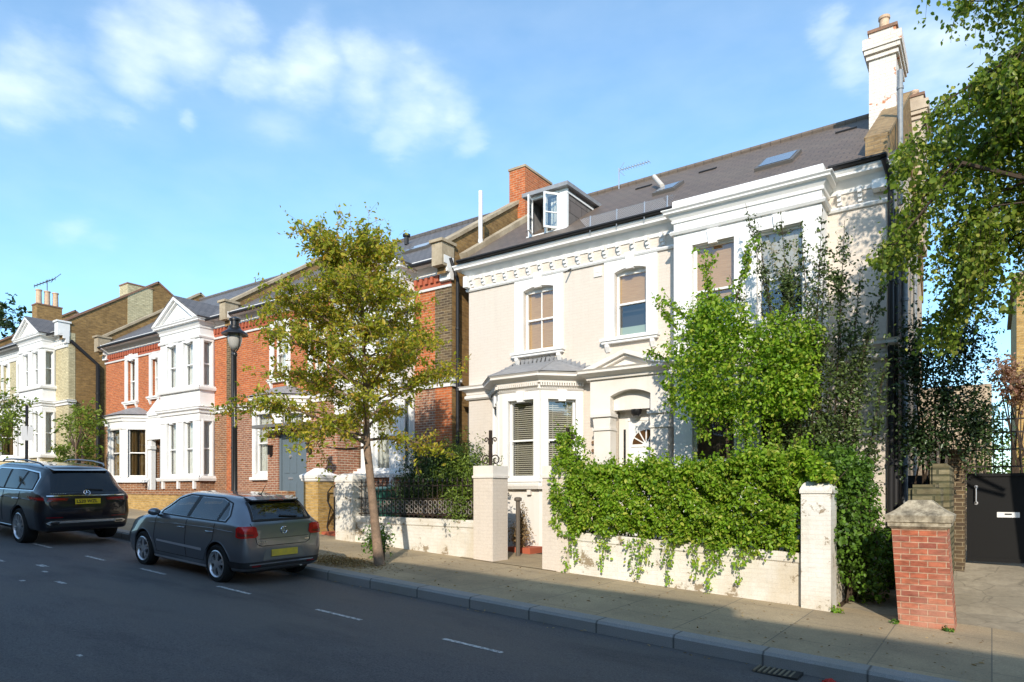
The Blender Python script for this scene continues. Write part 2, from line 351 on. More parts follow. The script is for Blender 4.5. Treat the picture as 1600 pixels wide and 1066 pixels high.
def _pave(t, b):
    tc = N(t, 'ShaderNodeTexCoord'); br = N(t, 'ShaderNodeTexBrick'); br.offset = .4; t.links.new(tc.outputs['Object'], br.inputs[0])
    mp = N(t, 'ShaderNodeMapping'); mp.inputs['Rotation'].default_value = (0, 0, PI/2); t.links.new(tc.outputs['Object'], mp.inputs[0]); t.links.new(mp.outputs[0], br.inputs[0])
    br.inputs['Scale'].default_value = 1; br.inputs['Brick Width'].default_value = 1.25; br.inputs['Row Height'].default_value = 1.15; br.inputs['Mortar Size'].default_value = .008
    br.inputs['Color1'].default_value = (.44,.345,.215,1); br.inputs['Color2'].default_value = (.37,.29,.18,1); br.inputs['Mortar'].default_value = (.2,.17,.12,1)
    c = mixc(t, ramp(t, noise(t, .7, 6, .65), [(.4, gray(0)), (.7, gray(.55))]), br.outputs[0], (.15,.125,.09))
    c = mixc(t, .8, c, ramp(t, noise(t, 40, 6, .85), [(.34, gray(.6)), (.66, gray(1.28))]), 'MULTIPLY')
    t.links.new(c, b.inputs['Base Color']); bump(t, b, noise(t, 50, 5, .8), .4, .006)
M_pave = mat('pavement_slab', (.2,.17,.12), .85, .25, fn=_pave)
def _kerb(t, b):
    tc = N(t, 'ShaderNodeTexCoord'); sx = N(t, 'ShaderNodeSeparateXYZ'); t.links.new(tc.outputs['Object'], sx.inputs[0])
    m1 = N(t, 'ShaderNodeMath', operation='PINGPONG'); m1.inputs[1].default_value = .55; t.links.new(sx.outputs[0], m1.inputs[0])
    c = mixc(t, ramp(t, noise(t, 120, 5, .8), [(.35, gray(0)), (.65, gray(1))]), (.16,.16,.155), (.38,.375,.36))
    c = mixc(t, ramp(t, noise(t, 1.2, 5, .7), [(.45, gray(0)), (.7, gray(.6))]), c, (.22,.22,.19))
    c = mixc(t, ramp(t, m1.outputs[0], [(.0, gray(.85)), (.02, gray(0))]), c, (.04,.035,.03))
    t.links.new(c, b.inputs['Base Color']); bump(t, b, noise(t, 90, 5, .8), .7, .01)
M_kerb = mat('granite_kerb', (.2,.2,.2), .8, .3, fn=_kerb)
M_soil = mat('garden_soil', (.1,.07,.045), .95, .1, fn=speckfn((.10,.07,.045),(.05,.035,.025),9,.8))
def _drive(t, b):
    speckfn((.42,.36,.26),(.28,.235,.17),6,.5,(.2,.17,.12),.9)(t, b)
    src = b.inputs['Base Color'].links[0].from_socket; v = N(t, 'ShaderNodeTexVoronoi', feature='DISTANCE_TO_EDGE'); v.inputs['Scale'].default_value = 1.7
    tc = N(t, 'ShaderNodeTexCoord'); nn = N(t, 'ShaderNodeTexNoise'); nn.inputs['Scale'].default_value = 4; nn.inputs['Detail'].default_value = 5; t.links.new(tc.outputs['Object'], nn.inputs[0])
    ad = N(t, 'ShaderNodeMix', data_type='RGBA'); ad.inputs[0].default_value = .12; t.links.new(tc.outputs['Object'], ad.inputs[6]); t.links.new(nn.outputs['Color'], ad.inputs[7]); t.links.new(ad.outputs[2], v.inputs['Vector'])
    t.links.new(mixc(t, ramp(t, v.outputs[0], [(0, gray(.55)), (.02, gray(0))]), src, (.13,.11,.08)), b.inputs['Base Color'])
M_conc = mat('drive_concrete', (.3,.27,.22), .9, .2, fn=_drive)
_x = (speckfn((.42,.36,.26),(.30,.25,.18),5,.5,(.2,.17,.12),.9))
def _ymark(t, b):
    c = mixc(t, ramp(t, noise(t, 22, 6, .8), [(.42, gray(1)), (.56, gray(0))]), (.62,.62,.60), (.13,.13,.13)); t.links.new(c, b.inputs['Base Color'])
M_mark = mat('road_paint', (.6,.6,.6), .7, .3, fn=_ymark)
mb = MB(); strip(mb, [-300, -20, 11.9, 14, 60, 900], [-.6, -.55, -.3, -.2, -.2, -.2], -600, 600, 30)
struct('ground', mb, M_soil)
KY = 8.25
mb = MB(); strip(mb, [-.6, 1, 3, 5, 6.6, 7.4, 8.3], [-.07, -.03, 0, 0, 0, -.012, -.035])
struct('road', mb, M_asph)
def bevelled_kerb(name, y0, y1, s):
    mb = MB(); ys = [y0, y0, y0+s*.035, y1, y1]; zs = [-.15, .10, .135, .137, -.15]
    if s > 0: strip(mb, ys, zs)
    else: strip(mb, ys, zs)
    return struct(name, mb, M_kerb, smooth=False)
bevelled_kerb('kerb', KY, KY+.30, 1)
mb = MB(); strip(mb, [KY+.296, 11.0, 12.2], [.131, .14, .15], step=2)
struct('pavement', mb, M_pave)
bevelled_kerb('far_kerb', -.6, -.9, -1)
mb = MB(); strip(mb, [-6.6, -3, -.895], [.15, .14, .131]); struct('far_pavement', mb, M_pave)
# garden grounds and the driveway
mb = MB(); mb.quad((-60,12.1,gz(-60)+.145), (-1.9,12.1,gz(-1.9)+.145), (-1.9,16,gz(-1.9)+.19), (-60,16,gz(-60)+.19)); struct('front_garden_soil', mb, M_soil)
mb = MB()
for (y0, z0, y1, z1) in ((12.0,.148,13,.25), (13,.25,16,.78), (16,.78,30,.9)):
    mb.quad((-1.15,y0,.06+z0-.06), (8,y0,z0-.4), (8,y1,z1-.2), (-1.15,y1,z1))
mb.quad((-2.0,12.0,.262), (-1.15,12.0,.216), (-1.15,30,.5), (-2.0,30,.6))
struct('driveway', mb, M_conc)
mb = MB(); mb.quad((-9.6,11.62,gz(-9.6)+.158), (-7.1,11.62,gz(-7.1)+.158), (-7.1,14.6,gz(-7.1)+.165), (-9.6,14.6,gz(-9.6)+.165)); struct('garden_path', mb, M_pave)
# painted dashes of the parking bay and scraps of worn paint
mb = MB()
for (xa, xb, yc) in ((-5.55,-4.65,6.42), (-7.9,-6.98,6.38), (-10.35,-9.45,6.36), (-12.75,-11.9,6.32), (-14.85,-14.05,6.28), (-17.3,-16.4,6.26), (-2.9,-2.2,6.44)):
    mb.quad(*[(x, y, gz(x)+.004) for x, y in ((xa,yc-.035), (xb,yc-.035), (xb,yc+.035), (xa,yc+.035))])
for (x, y, a, b_) in ((-14.0,5.2,.35,.12), (-13.3,4.98,.18,.07), (-12.1,4.75,.32,.08), (-7.7,3.2,.10,.045), (-12.6,4.4,.12,.07), (-15.1,4.9,.5,.07)):
    mb.quad(*[(x+p*a, y+q*b_, gz(x+p*a)+.004) for p, q in ((-.5,-.5), (.4,-.5), (.5,.4), (-.4,.5))])
struct('road_markings', mb, M_mark)

# ================================================================ windows
def window(par, fr, u0, u1, z0, z1, blind='net', bars=0, arch=0, sur=None, proud=.035, key=True, sill=.14, brk=True, rec=.13, split=.5, m=None, room=.45, drop=0, fw=.05, dropc=None):
    m = m or M_white; zm = z0+(z1-z0)*split
    f = MB()
    for a, b in ((u0, u0+fw), (u1-fw, u1)): f.boxf(fr, a, b, -rec-.07, -rec, z0, z1)
    f.boxf(fr, u0+fw, u1-fw, -rec-.07, -rec, z0, z0+fw*1.7); f.boxf(fr, u0+fw, u1-fw, -rec-.07, -rec, z1-fw-arch, z1)
    f.boxf(fr, u0+fw, u1-fw, -rec-.075, -rec+.008, zm-.022, zm+.022)
    for k in range(bars):
        u = u0+(u1-u0)*(k+1)/(bars+1); f.boxf(fr, u-.012, u+.012, -rec-.055, -rec-.012, z0+fw*1.7, z1-fw-arch)
    for u in (u0+fw, u1-fw): f.boxf(fr, u-.012, u+.012, -rec-.05, -rec+.02, zm-.07, zm-.02)
    w = f.build('window', M_frame, par)
    g = MB(); g.quad(fr(u0+fw,-rec-.05,z0+fw), fr(u1-fw,-rec-.05,z0+fw), fr(u1-fw,-rec-.05,zm), fr(u0+fw,-rec-.05,zm))
    g.quad(fr(u0+fw,-rec-.035,zm), fr(u1-fw,-rec-.035,zm), fr(u1-fw,-rec-.035,z1-fw), fr(u0+fw,-rec-.035,z1-fw)); g.build('glass_pane', M_glass, w, recalc=False)
    if room:
        r = MB(); P = [(u0,-rec-.075), (u1,-rec-.075), (u1,-room), (u0,-room)]
        q = lambda i, z: fr(P[i][0], P[i][1], z)
        for i, j in ((1,2), (2,3), (3,0)): r.quad(q(i,z0), q(j,z0), q(j,z1), q(i,z1))
        r.quad(q(0,z0), q(1,z0), q(2,z0), q(3,z0)); r.quad(q(0,z1), q(3,z1), q(2,z1), q(1,z1)); r.build('dark_interior', M_room, w, recalc=False)
    bz = z0+(z1-z0)*drop
    if blind == 'net':
        c = MB(); n = 26; A = [fr(u0+(u1-u0)*i/n, -rec-.14-.02*math.sin(i*1.9), z0) for i in range(n+1)]
        for i in range(n):
            a, b = A[i], A[i+1]; c.quad(a, b, b+Vector((0,0,z1-z0)), a+Vector((0,0,z1-z0)))
        c.build('net_curtain', dropc or M_net, w, recalc=False)
    elif blind == 'gold':
        c = MB(); n = 30
        for (p0, p1) in ((0,.42), (.55,1)):
            A = [fr(u0+(u1-u0)*(p0+(p1-p0)*i/n), -rec-.14-.035*math.sin(i*1.5), z0) for i in range(n+1)]
            for i in range(n): a, b = A[i], A[i+1]; c.quad(a, b, b+Vector((0,0,z1-z0)), a+Vector((0,0,z1-z0)))
        c.build('curtain', M_curt, w, recalc=False)
    elif blind == 'slats':
        c = MB(); n = int((z1-bz)/.052)
        for i in range(n):
            z = z1-.05-i*.052; c.quad(fr(u0+.05,-rec-.09,z), fr(u1-.05,-rec-.09,z), fr(u1-.05,-rec-.125,z+.034), fr(u0+.05,-rec-.125,z+.034))
        for u in (u0+.17, u1-.17): c.boxf(fr, u-.008, u+.008, -rec-.088, -rec-.085, bz, z1)
        c.build('slat_blind', M_blindw, w, recalc=False)
    elif blind == 'bamboo':
        c = MB(); c.boxf(fr, u0, u1, -rec-.12, -rec-.10, bz, z1); c.build('woven_blind', M_bamboo, w)
    elif blind == 'white':
        c = MB(); c.boxf(fr, u0, u1, -rec-.12, -rec-.10, bz, z1); c.build('roller_blind', M_blindw, w)
    if arch:
        a = MB(); k = 10; um = (u0+u1)/2
        arc = [(u0+(u1-u0)*i/k, z1-arch+arch*(1-((u0+(u1-u0)*i/k-um)/((u1-u0)/2))**2)) for i in range(k+1)]
        a.prismf(fr, [(u0, z1+.004), (u0, z1-arch)]+arc[1:-1]+[(u1, z1-arch), (u1, z1+.004)], -rec, proud-.004); a.build('arched_head', m, w)
    if sur:
        s = MB(); wt = sur*1.15
        s.boxf(fr, u0-sur, u0-.001, -.02, proud, z0, z1+wt); s.boxf(fr, u1+.001, u1+sur, -.02, proud, z0, z1+wt); s.boxf(fr, u0, u1, -.02, proud-.002, z1+.001, z1+wt)
        s.boxf(fr, u0-.045, u0+.002, -.02, proud+.018, z0, z1+.045); s.boxf(fr, u1-.002, u1+.045, -.02, proud+.018, z0, z1+.045)
        if not arch: s.boxf(fr, u0, u1, -.02, proud+.016, z1, z1+.045)
        if key: um = (u0+u1)/2; s.prismf(fr, [(um-.09, z1-.05), (um+.09, z1-.05), (um+.12, z1+wt+.03), (um-.12, z1+wt+.03)], -.02, proud+.045)
        s.build('surround', m, w)
    if sill:
        s = MB(); e = (sur or .04)+.06
        s.boxf(fr, u0-e, u1+e, -rec, sill, z0-.07, z0-.002); s.boxf(fr, u0-e+.03, u1+e-.03, -.02, sill-.035, z0-.13, z0-.07)
        if brk:
            for u in (u0-e+.16, u1+e-.16): s.prismf(Fr(*(fr(u,0,0).xy), math.atan2(fr.d.y, fr.d.x)), [(-.01, z0-.32), (.03, z0-.32), (sill-.05, z0-.2), (sill-.05, z0-.131), (-.01, z0-.131)], -.05, .05)
        s.build('sill', m, w)
    return w

def cornice_prof(z, h, out, lip=.04):              # classical section, z = underside
    return [(-.02,z), (.03,z), (.04,z+h*.18), (.02,z+h*.22), (out*.45,z+h*.5), (out*.55,z+h*.62), (out,z+h*.68), (out,z+h*.8), (out+lip,z+h*.93), (out+lip,z+h), (-.02,z+h+.02)]

# ================================================================ the cream house
H1 = thing('detached_house', (-6.8, 14.9, gz(-6.8)+.15), 'cream painted two-storey villa with slate roof, dormer and tall white chimney behind the hedge', 'house')
XL, XR, FY = -11.94, -1.66, 14.9
f0 = Fr(0, FY)
win = [(-10.10,-9.15,5.82,7.50), (-7.44,-6.61,5.85,7.50)]
mb = MB(); mb.wallf(f0, XL, -5.71, 0, 8.42, [*win, (-7.44,-5.95,.9,4.62)], th=.2); mb.wallf(f0, -2.70, XR, 0, 8.42)
mb.quad((XL,FY,0), (XL,FY,8.5), (XL,19,11.4), (XL,23.1,8.5), (XL,23.1,0))
mb.quad((XL,23.1,0), (XL,23.1,8.5), (XR,23.1,8.5), (XR,23.1,0)); mb.build('wall', M_pbrick, H1, recalc=False)
mb = MB(); mb.quad((XR,FY,0), (XR,23.1,0), (XR,23.1,8.5), (XR,19,11.6), (XR,FY,8.5)); mb.build('side_wall', M_side, H1, recalc=False)
w1 = window(H1, f0, *win[0], blind='bamboo', bars=1, arch=.08, sur=.27, drop=.02, sill=.16)
w2 = window(H1, f0, *win[1], blind='bamboo', arch=.08, sur=.27, drop=.53, sill=.16)
mb = MB(); mb.boxf(f0, -7.38, -6.66, -.2, -.19, 5.9, 6.13); mb.build('frosted_film', M_frost, w2)
# eaves cornice with brackets
mb = MB(); E = cornice_prof(8.06, .36, .30)
for pth in ([(XL,15.6), (XL,FY), (-5.69,FY)], [(-2.72,FY), (XR,FY), (XR,15.4)]):
    mb.mould(pth, E); mb.mould(pth, [(-.02,7.72), (.05,7.72), (.075,7.76), (.045,7.80), (-.02,7.80)])
x = XL+.16
while x < -5.8 or x < XR-.1:
    if not (-5.75 < x < -2.62):
        for (za, zb, o) in ((7.84,7.91,.05), (7.91,7.99,.10), (7.99,8.10,.155)): mb.boxf(f0, x-.036, x+.036, -.02, o, za, zb)
    x += .372
mb.boxf(f0, XL-.02, XL+.1, -.02, .24, 7.80, 8.10)
mb.boxf(f0, XR-.22, XR+.02, -.02, .24, 7.95, 8.12)
mb.build('eaves_cornice', M_white, H1)
# string course
SP = [(-.02,4.84), (.05,4.84), (.06,4.90), (.14,4.95), (.20,4.98), (.20,5.03), (.23,5.07), (-.02,5.10)]
SP2 = [(-.02,4.70), (.05,4.70), (.09,4.74), (.09,4.80), (.05,4.83), (-.02,4.83)]
bay = [(-11.1,FY), (-10.32,14.11), (-9.10,14.11), (-8.31,FY)]
mb = MB(); mb.mould([(XL,15.5), (XL,FY), (-11.12,FY)], SP); mb.mould([(XL,15.5), (XL,FY), (-11.12,FY)], SP2)
mb.mould([(-11.12,FY), *bay[1:3], (-8.29,FY), (-8.05,FY), (-7.98,14.62), (-5.98,14.62), (-5.93,FY), (-5.70,FY)], [(o*1.25, z) for o, z in SP])
mb.mould([(-5.73,FY+.1), (-5.73,14.3), (-2.68,14.3), (-2.68,FY), (XR,FY), (XR,15.4)], SP); mb.mould([(-5.73,FY+.1), (-5.73,14.3), (-2.68,14.3), (-2.68,FY), (XR,FY), (XR,15.4)], SP2)
mb.build('string_course', M_cream2, H1)
# canted bay
BY = (MB())
BY.wallf(Fr(-10.32,14.11), 0, 1.22, 0, 4.86, [(.30,1.08,2.47,4.44)], th=.1)
BY.wallf(Fr(-9.10,14.11,PI/4), 0, 1.117, 0, 4.86, [(.21,.92,2.47,4.44)], th=.1)
BY.wallf(Fr(-11.1,FY,-PI/4), 0, 1.117, 0, 4.86, [(.21,.92,2.47,4.44)], th=.1)
byo = BY.build('bay_window', M_cream2, H1, recalc=False)
for fr, a, b in ((Fr(-10.32,14.11), .30, 1.08), (Fr(-9.10,14.11,PI/4), .21, .92), (Fr(-11.1,FY,-PI/4), .21, .92)):
    window(H1, fr, a, b, 2.47, 4.44, blind='slats', sur=.17, proud=.03, sill=.12, brk=False, rec=.08, split=.49, room=.34)
mb = MB(); pth = [(-11.1,FY), (-10.32,14.11), (-9.10,14.11), (-8.31,FY)]
mb.mould(pth, [(-.02,2.22), (.12,2.22), (.15,2.30), (.15,2.36), (-.02,2.37)]); mb.build('bay_sill', M_cream2, byo); mb = MB()
mb.mould(pth, [(-.02,4.66), (.02,4.66), (.05,4.70), (-.02,4.72)])
for fr, L in ((Fr(-10.32,14.11), 1.22), (Fr(-9.10,14.11,PI/4), 1.117), (Fr(-11.1,FY,-PI/4), 1.117)):
    n = int(L/.062)
    for i in range(n): mb.boxf(fr, (i+.2)*L/n, (i+.75)*L/n, 0, .10, 4.765, 4.835)
mb.build('dentil_band', M_cream2, byo)
for fr, L in ((Fr(-10.32,14.11), 1.22), (Fr(-9.10,14.11,PI/4), 1.117)):
    for u in (L*.5-.35, L*.5+.35): mb = MB(); mb.boxf(fr, u-.05, u+.05, -.02, .09, 2.08, 2.22); mb.build('bracket', M_cream2, byo)
mb = MB(); q = [(-11.5,FY,5.10), (-10.47,13.83,5.08), (-8.93,13.83,5.08), (-7.9,FY,5.10)]; t1, t2 = (-10.25,FY,5.52), (-9.15,FY,5.52)
mb.quad(q[1], q[2], t2, t1); mb.quad(q[0], q[1], t1); mb.quad(q[2], q[3], t2)
for a, b in ((q[1],t1), (q[2],t2)): mb.tube([a, b], .02, 6)
rnd = random.Random(5)
for i in range(22):
    x = -10.9+2.7*i/21; zt = 5.13+.42*min(1, max(0, 1-(abs(x+9.7)-.55)/1.15)); mb.prismf(f0, [(x-.09, zt-.05), (x+.08, zt-.04), (x+.06+rnd.random()*.05, zt+.06+rnd.random()*.05), (x-.05, zt+.05+rnd.random()*.03)], -.01, .02)
mb.build('bay_roof', M_lead, byo, recalc=False)
# square two-storey bay
b0 = Fr(0, 14.3); BW = [(-5.28,-4.38,5.62,7.46), (-3.93,-3.04,5.62,7.46), (-5.28,-4.38,1.7,4.15), (-3.93,-3.04,1.7,4.15)]
mb = MB(); mb.wallf(b0, -5.71, -2.70, 0, 8.2, BW, th=.12)
mb.quad((-5.71,FY+.3,0), (-5.71,14.3,0), (-5.71,14.3,8.2), (-5.71,FY+.3,8.2)); mb.quad((-2.7,14.3,0), (-2.7,FY+.3,0), (-2.7,FY+.3,8.2), (-2.7,14.3,8.2))
sb = mb.build('square_bay', M_white, H1, recalc=False)
for i, w in enumerate(BW): window(H1, b0, *w, blind=('bamboo' if i == 0 else 'white' if i == 1 else None), drop=.36, sur=.2, proud=.03, rec=.1, brk=False, split=.46, room=.55, sill=.12)
mb = MB(); pth = [(-5.72,FY+.6), (-5.72,14.3), (-2.69,14.3), (-2.69,FY+.6)]
mb.mould(pth, [(-.02,7.76), (.05,7.76), (.08,7.81), (.04,7.85), (-.02,7.85)]); mb.build('bay_band', M_white, sb); mb = MB(); mb.mould(pth, cornice_prof(8.02, .27, .17))
mb.mould(pth, [(-.1,8.31), (.02,8.31), (.02,8.50), (.0,8.52), (-.1,8.52)]); mb.box(-5.66, -2.75, 14.32, 15.2, 8.3, 8.44)
mb.build('bay_parapet', M_white, sb)
# porch
pf = Fr(0, 14.62); mb = MB()
k = 12; arc = [(-7.42+1.02*i/k, 4.42+.13*(1-((i/k)*2-1)**2)) for i in range(k+1)]
mb.prismf(pf, [(-7.96,4.0)]+[(-7.42,4.0)]+arc+[(-6.40,4.0), (-5.95,4.0), (-5.95,4.86), (-7.96,4.86)], -.35, 0)
mb.boxf(pf, -7.86, -7.42, -.3, -.001, .3, 4.0); mb.boxf(pf, -6.40, -5.98, -.3, -.001, .3, 4.0)
for a, b in ((-7.86,-7.42), (-6.40,-5.95)):
    mb.boxf(pf, a-.06, b+.05, -.3, .07, 3.94, 4.02); mb.boxf(pf, a-.03, b+.02, -.3, .035, 3.62, 3.68)
    mb.prismf(pf, [(a-.02,3.94), (a+.01,3.68), (b-.01,3.68), (b+.02,3.94)], -.3, .02)
pco = mb.build('porch', M_cream2, H1)
mb = MB(); AP = (-6.95, 5.46); Lp, Rp = (-8.05,5.08), (-5.88,5.08)
for (o, hh, d) in ((0,.10,.24), (.10,.06,.15)):
    for A, B in ((Lp, AP), (Rp, AP)):
        dx, dz = B[0]-A[0], B[1]-A[1]; s = 1 if dx > 0 else -1
        mb.prismf(pf, [(A[0], A[1]-o*.8), (B[0], B[1]-o), (B[0], B[1]-o-hh), (A[0]+s*.25, A[1]-o*.8-.03)][::s], -.25, d)
mb.prismf(pf, [(-7.9,5.08), (-6.0,5.08), (-6.95,5.40)], -.25, .05); mb.build('pediment', M_cream2, pco)
mb = MB(); dq = Fr(0, 15.12); mb.boxf(dq, -7.44, -5.9, -.05, 0, .9, 4.6); mb.boxf(dq, -7.44, -5.96, .12, .30, 4.10, 4.6); mb.build('porch_back', M_cream2, pco)
mb = MB(); mb.boxf(dq, -7.16, -6.12, .0, .045, 1.1, 3.84); mb.boxf(dq, -7.2, -6.08, 0, .02, 3.86, 3.92)
for a, b, c, d in ((-7.02,-6.72,1.3,2.1), (-6.58,-6.26,1.3,2.1), (-7.02,-6.72,2.25,2.85), (-6.58,-6.26,2.25,2.85)): mb.boxf(dq, a, b, .045, .06, c, d)
dr = mb.build('front_door', M_frame, H1)
mb = MB(); cu, cz, rr = -6.70, 3.27, .36
mb.prismf(dq, [(cu+rr*math.cos(PI*i/16), cz+rr*math.sin(PI*i/16)) for i in range(17)], .04, .052); mb.build('fanlight', mat('brown_glass', (.09,.045,.02), .15, .6), dr)
mb = MB()
for i in range(7):
    q = PI*i/6; mb.prismf(dq, [(cu+.05*math.cos(q)-.014*math.sin(q), cz+.05*math.sin(q)+.014*math.cos(q)), (cu+.05*math.cos(q)+.014*math.sin(q), cz+.05*math.sin(q)-.014*math.cos(q)), (cu+rr*math.cos(q)+.014*math.sin(q), cz+rr*math.sin(q)-.014*math.cos(q)), (cu+rr*math.cos(q)-.014*math.sin(q), cz+rr*math.sin(q)+.014*math.cos(q))], .04, .062)
mb.prismf(dq, [(cu+.1*math.cos(PI*i/8), cz-.02+.1*math.sin(PI*i/8)) for i in range(9)], .04, .064); mb.boxf(dq, cu-rr-.03, cu+rr+.03, .04, .063, cz-.05, cz-.002)
mb.build('fan_bars', M_frame, dr)
mb = MB(); mb.boxf(dq, -7.30, -7.255, 0, .03, 1.1, 3.66); mb.build('side_light', M_black, dr)
mb = MB(); mb.lathe((-6.88,14.9,0), [(0,4.10), (.13,4.10), (.13,4.05), (.12,4.0), (.08,3.94), (0,3.92)], 14); pl = mb.build('porch_lamp', M_black, H1, smooth=True)
mb = MB(); mb.lathe((-6.88,14.9,0), [(.10,4.07), (.124,4.04), (.115,4.0), (.075,3.935)], 10); mb.build('lamp_glass', M_net, pl)
# small fittings on the walls
mb = MB(); mb.boxf(f0, -8.0, -7.78, -.01, .03, 7.42, 7.66); mb.boxf(f0, -7.98, -7.80, .03, .038, 7.52, 7.54); mb.build('air_vent', M_cream2, H1)
mb = MB(); mb.tube([(-8.62,14.92,7.78), (-8.66,14.62,7.60)], .018, 6); mb.build('pipe_stub', M_black, H1)
for z in (3.36, 3.16):
    mb = MB(); mb.lathe((-8.0,14.86,z), [(0,-.03), (.045,-.03), (.05,.04)], 10, 'y'); mb.build('bell_push', mat('rusty_metal', (.18,.10,.05), .7), H1)
# roof
def rz(y): return 8.52+(y-14.55)*.660
mb = MB(); mb.slab([(XL-.12,14.52,rz(14.52)), (XR-.3,14.52,rz(14.52)), (XR-.3,19,rz(19)), (XL-.12,19,rz(19))], .09)
mb.slab([(XL-.12,19,rz(19)), (XR-.3,19,rz(19)), (XR-.3,23.4,rz(14.6)), (XL-.12,23.4,rz(14.6))], .09)
rf = mb.build('roof', M_slate, H1)
mb = MB(); mb.tube([(XL-.12,19,rz(19)+.02), (XR-.3,19,rz(19)+.02)], .085, 8); mb.build('ridge_tiles', M_slate, rf)
mb = MB()                                          # raised gable on the right
def para(mb, x0, x1, up, y0=14.75, y1=23.2):
    pts = [(y0, rz(y0)-.05), (19, rz(19)-.9), (y1, rz(14.6)-.9), (y1, rz(14.6)+up), (19, rz(19)+up), (y0, rz(y0)+up)]
    n = len(pts); mb.add([(x0,y,z) for y, z in pts]+[(x1,y,z) for y, z in pts], [tuple(range(n)), tuple(range(2*n-1,n-1,-1))]+[(i,n+i,n+(i+1)%n,(i+1)%n) for i in range(n)])
para(mb, XR-.32, XR+.03, .30); mb.build('gable_parapet', M_stock, H1)
mb = MB(); mb.slab([(XR-.36,14.7,rz(14.7)+.36), (XR+.07,14.7,rz(14.7)+.36), (XR+.07,19,rz(19)+.36), (XR-.36,19,rz(19)+.36)], .06); mb.box(XR-.34, XR+.04, 14.7, 15.1, 8.56, 8.98); mb.build('gable_coping', M_gcop, H1)
mb = MB(); mb.slab([(XL-.2,14.7,rz(14.7)+.16), (XL+.08,14.7,rz(14.7)+.16), (XL+.08,19,rz(19)+.16), (XL-.2,19,rz(19)+.16)], .34); mb.build('verge_wall', M_coping, H1)
def chimney(par, x0, x1, y0, y1, z0, z1, m, pots, capm=None, pr=.11, ph=.42, cor=True, name='chimney', lab=None):
    mb = MB(); mb.box(x0, x1, y0, y1, z0, z1)
    if cor:
        for (a, b, e) in ((z1-.62,z1-.54,.05), (z1-.50,z1-.40,.09), (z1-.40,z1-.16,.12)): mb.box(x0-e, x1+e, y0-e, y1+e, a, b)
    c = mb.build(name, m, par, label=lab)
    mb = MB(); mb.box(x0-.03, x1+.03, y0-.03, y1+.03, z1, z1+.07); mb.build('chimney_cap', capm or M_copred, c)
    for i in range(pots):
        y = y0+(y1-y0)*(i+.5)/pots; x = (x0+x1)/2
        mb = MB(); mb.lathe((x,y,z1+.05), [(pr*1.05,0), (pr,.1), (pr*.92,ph-.08), (pr*1.12,ph-.06), (pr*1.12,ph), (pr*.8,ph), (pr*.8,ph-.2)], 14); mb.build('chimney_pot', M_pot, c, smooth=True)
    return c
chimney(H1, -2.29, -1.75, 17.4, 18.7, 9.6, 12.57, M_chimw, 2, lab='tall white painted chimney with bare red brick patches')
chimney(H1, -1.96, -1.45, 20.6, 21.9, 8.6, 12.45, M_side, 1, pr=.1)
mb = MB()
for (a, b) in ((XL-.1, -5.75), (-2.62, XR+.05)):
    n = 8; pts = [(14.50+.052*math.cos(PI+PI*i/n), rz(14.5)+.052*math.sin(PI+PI*i/n)) for i in range(n+1)]
    for i in range(n): mb.quad((a,*pts[i]), (b,*pts[i]), (b,*pts[i+1]), (a,*pts[i+1]))
    for i in range(n): mb.quad((a,pts[i][0]*.97+14.5*.03,pts[i][1]+.012), (b,pts[i][0]*.97+14.5*.03,pts[i][1]+.012), (b,pts[i+1][0]*.97+14.5*.03,pts[i+1][1]+.012), (a,pts[i+1][0]*.97+14.5*.03,pts[i+1][1]+.012))
    mb.box(a, b, 14.43, 14.445, rz(14.5)-.02, rz(14.5)+.012); mb.box(a, b, 14.52, 14.66, rz(14.5)-.04, rz(14.5)-.005)
mb.build('gutter', M_blackr, H1, recalc=False)
def downpipe(par, x, y, z0, z1, r=.045, m=M_blackr, name='downpipe', head=None):
    mb = MB(); pts = ([head] if head else [])+[(x,y,z1), (x,y,z0)]; mb.tube(pts, r, 10)
    z = z0+.6
    while z < z1: mb.lathe((x,y,z), [(r,0), (r+.014,.01), (r+.014,.07), (r,.08)], 10); z += 1.75
    return mb.build(name, m, par, smooth=True)
downpipe(H1, -1.58, 14.83, .3, 8.1, .055, head=(-1.66,14.5,8.42)); downpipe(H1, -1.52, 15.05, .3, 7.6, .05)
downpipe(H1, -1.53, 15.95, 8.0, 10.75, .052, M_greyp, 'vent_pipe'); downpipe(H1, -1.50, 16.5, .3, 8.0, .06, M_greyp, 'vent_pipe')
downpipe(H1, -1.54, 19.4, .3, 9.2, .045, M_greyp)
mb = MB(); mb.box(XR, XR+.03, 15.15, 17.75, .2, 7.7); mb.build('shade_panel', mat('painted_shade', (.02,.018,.017), .8, .2, fn=speckfn((.013,.012,.012),(.04,.034,.03),6,.3)), H1)  # dark sheet painted in for the shaded band on the side wall
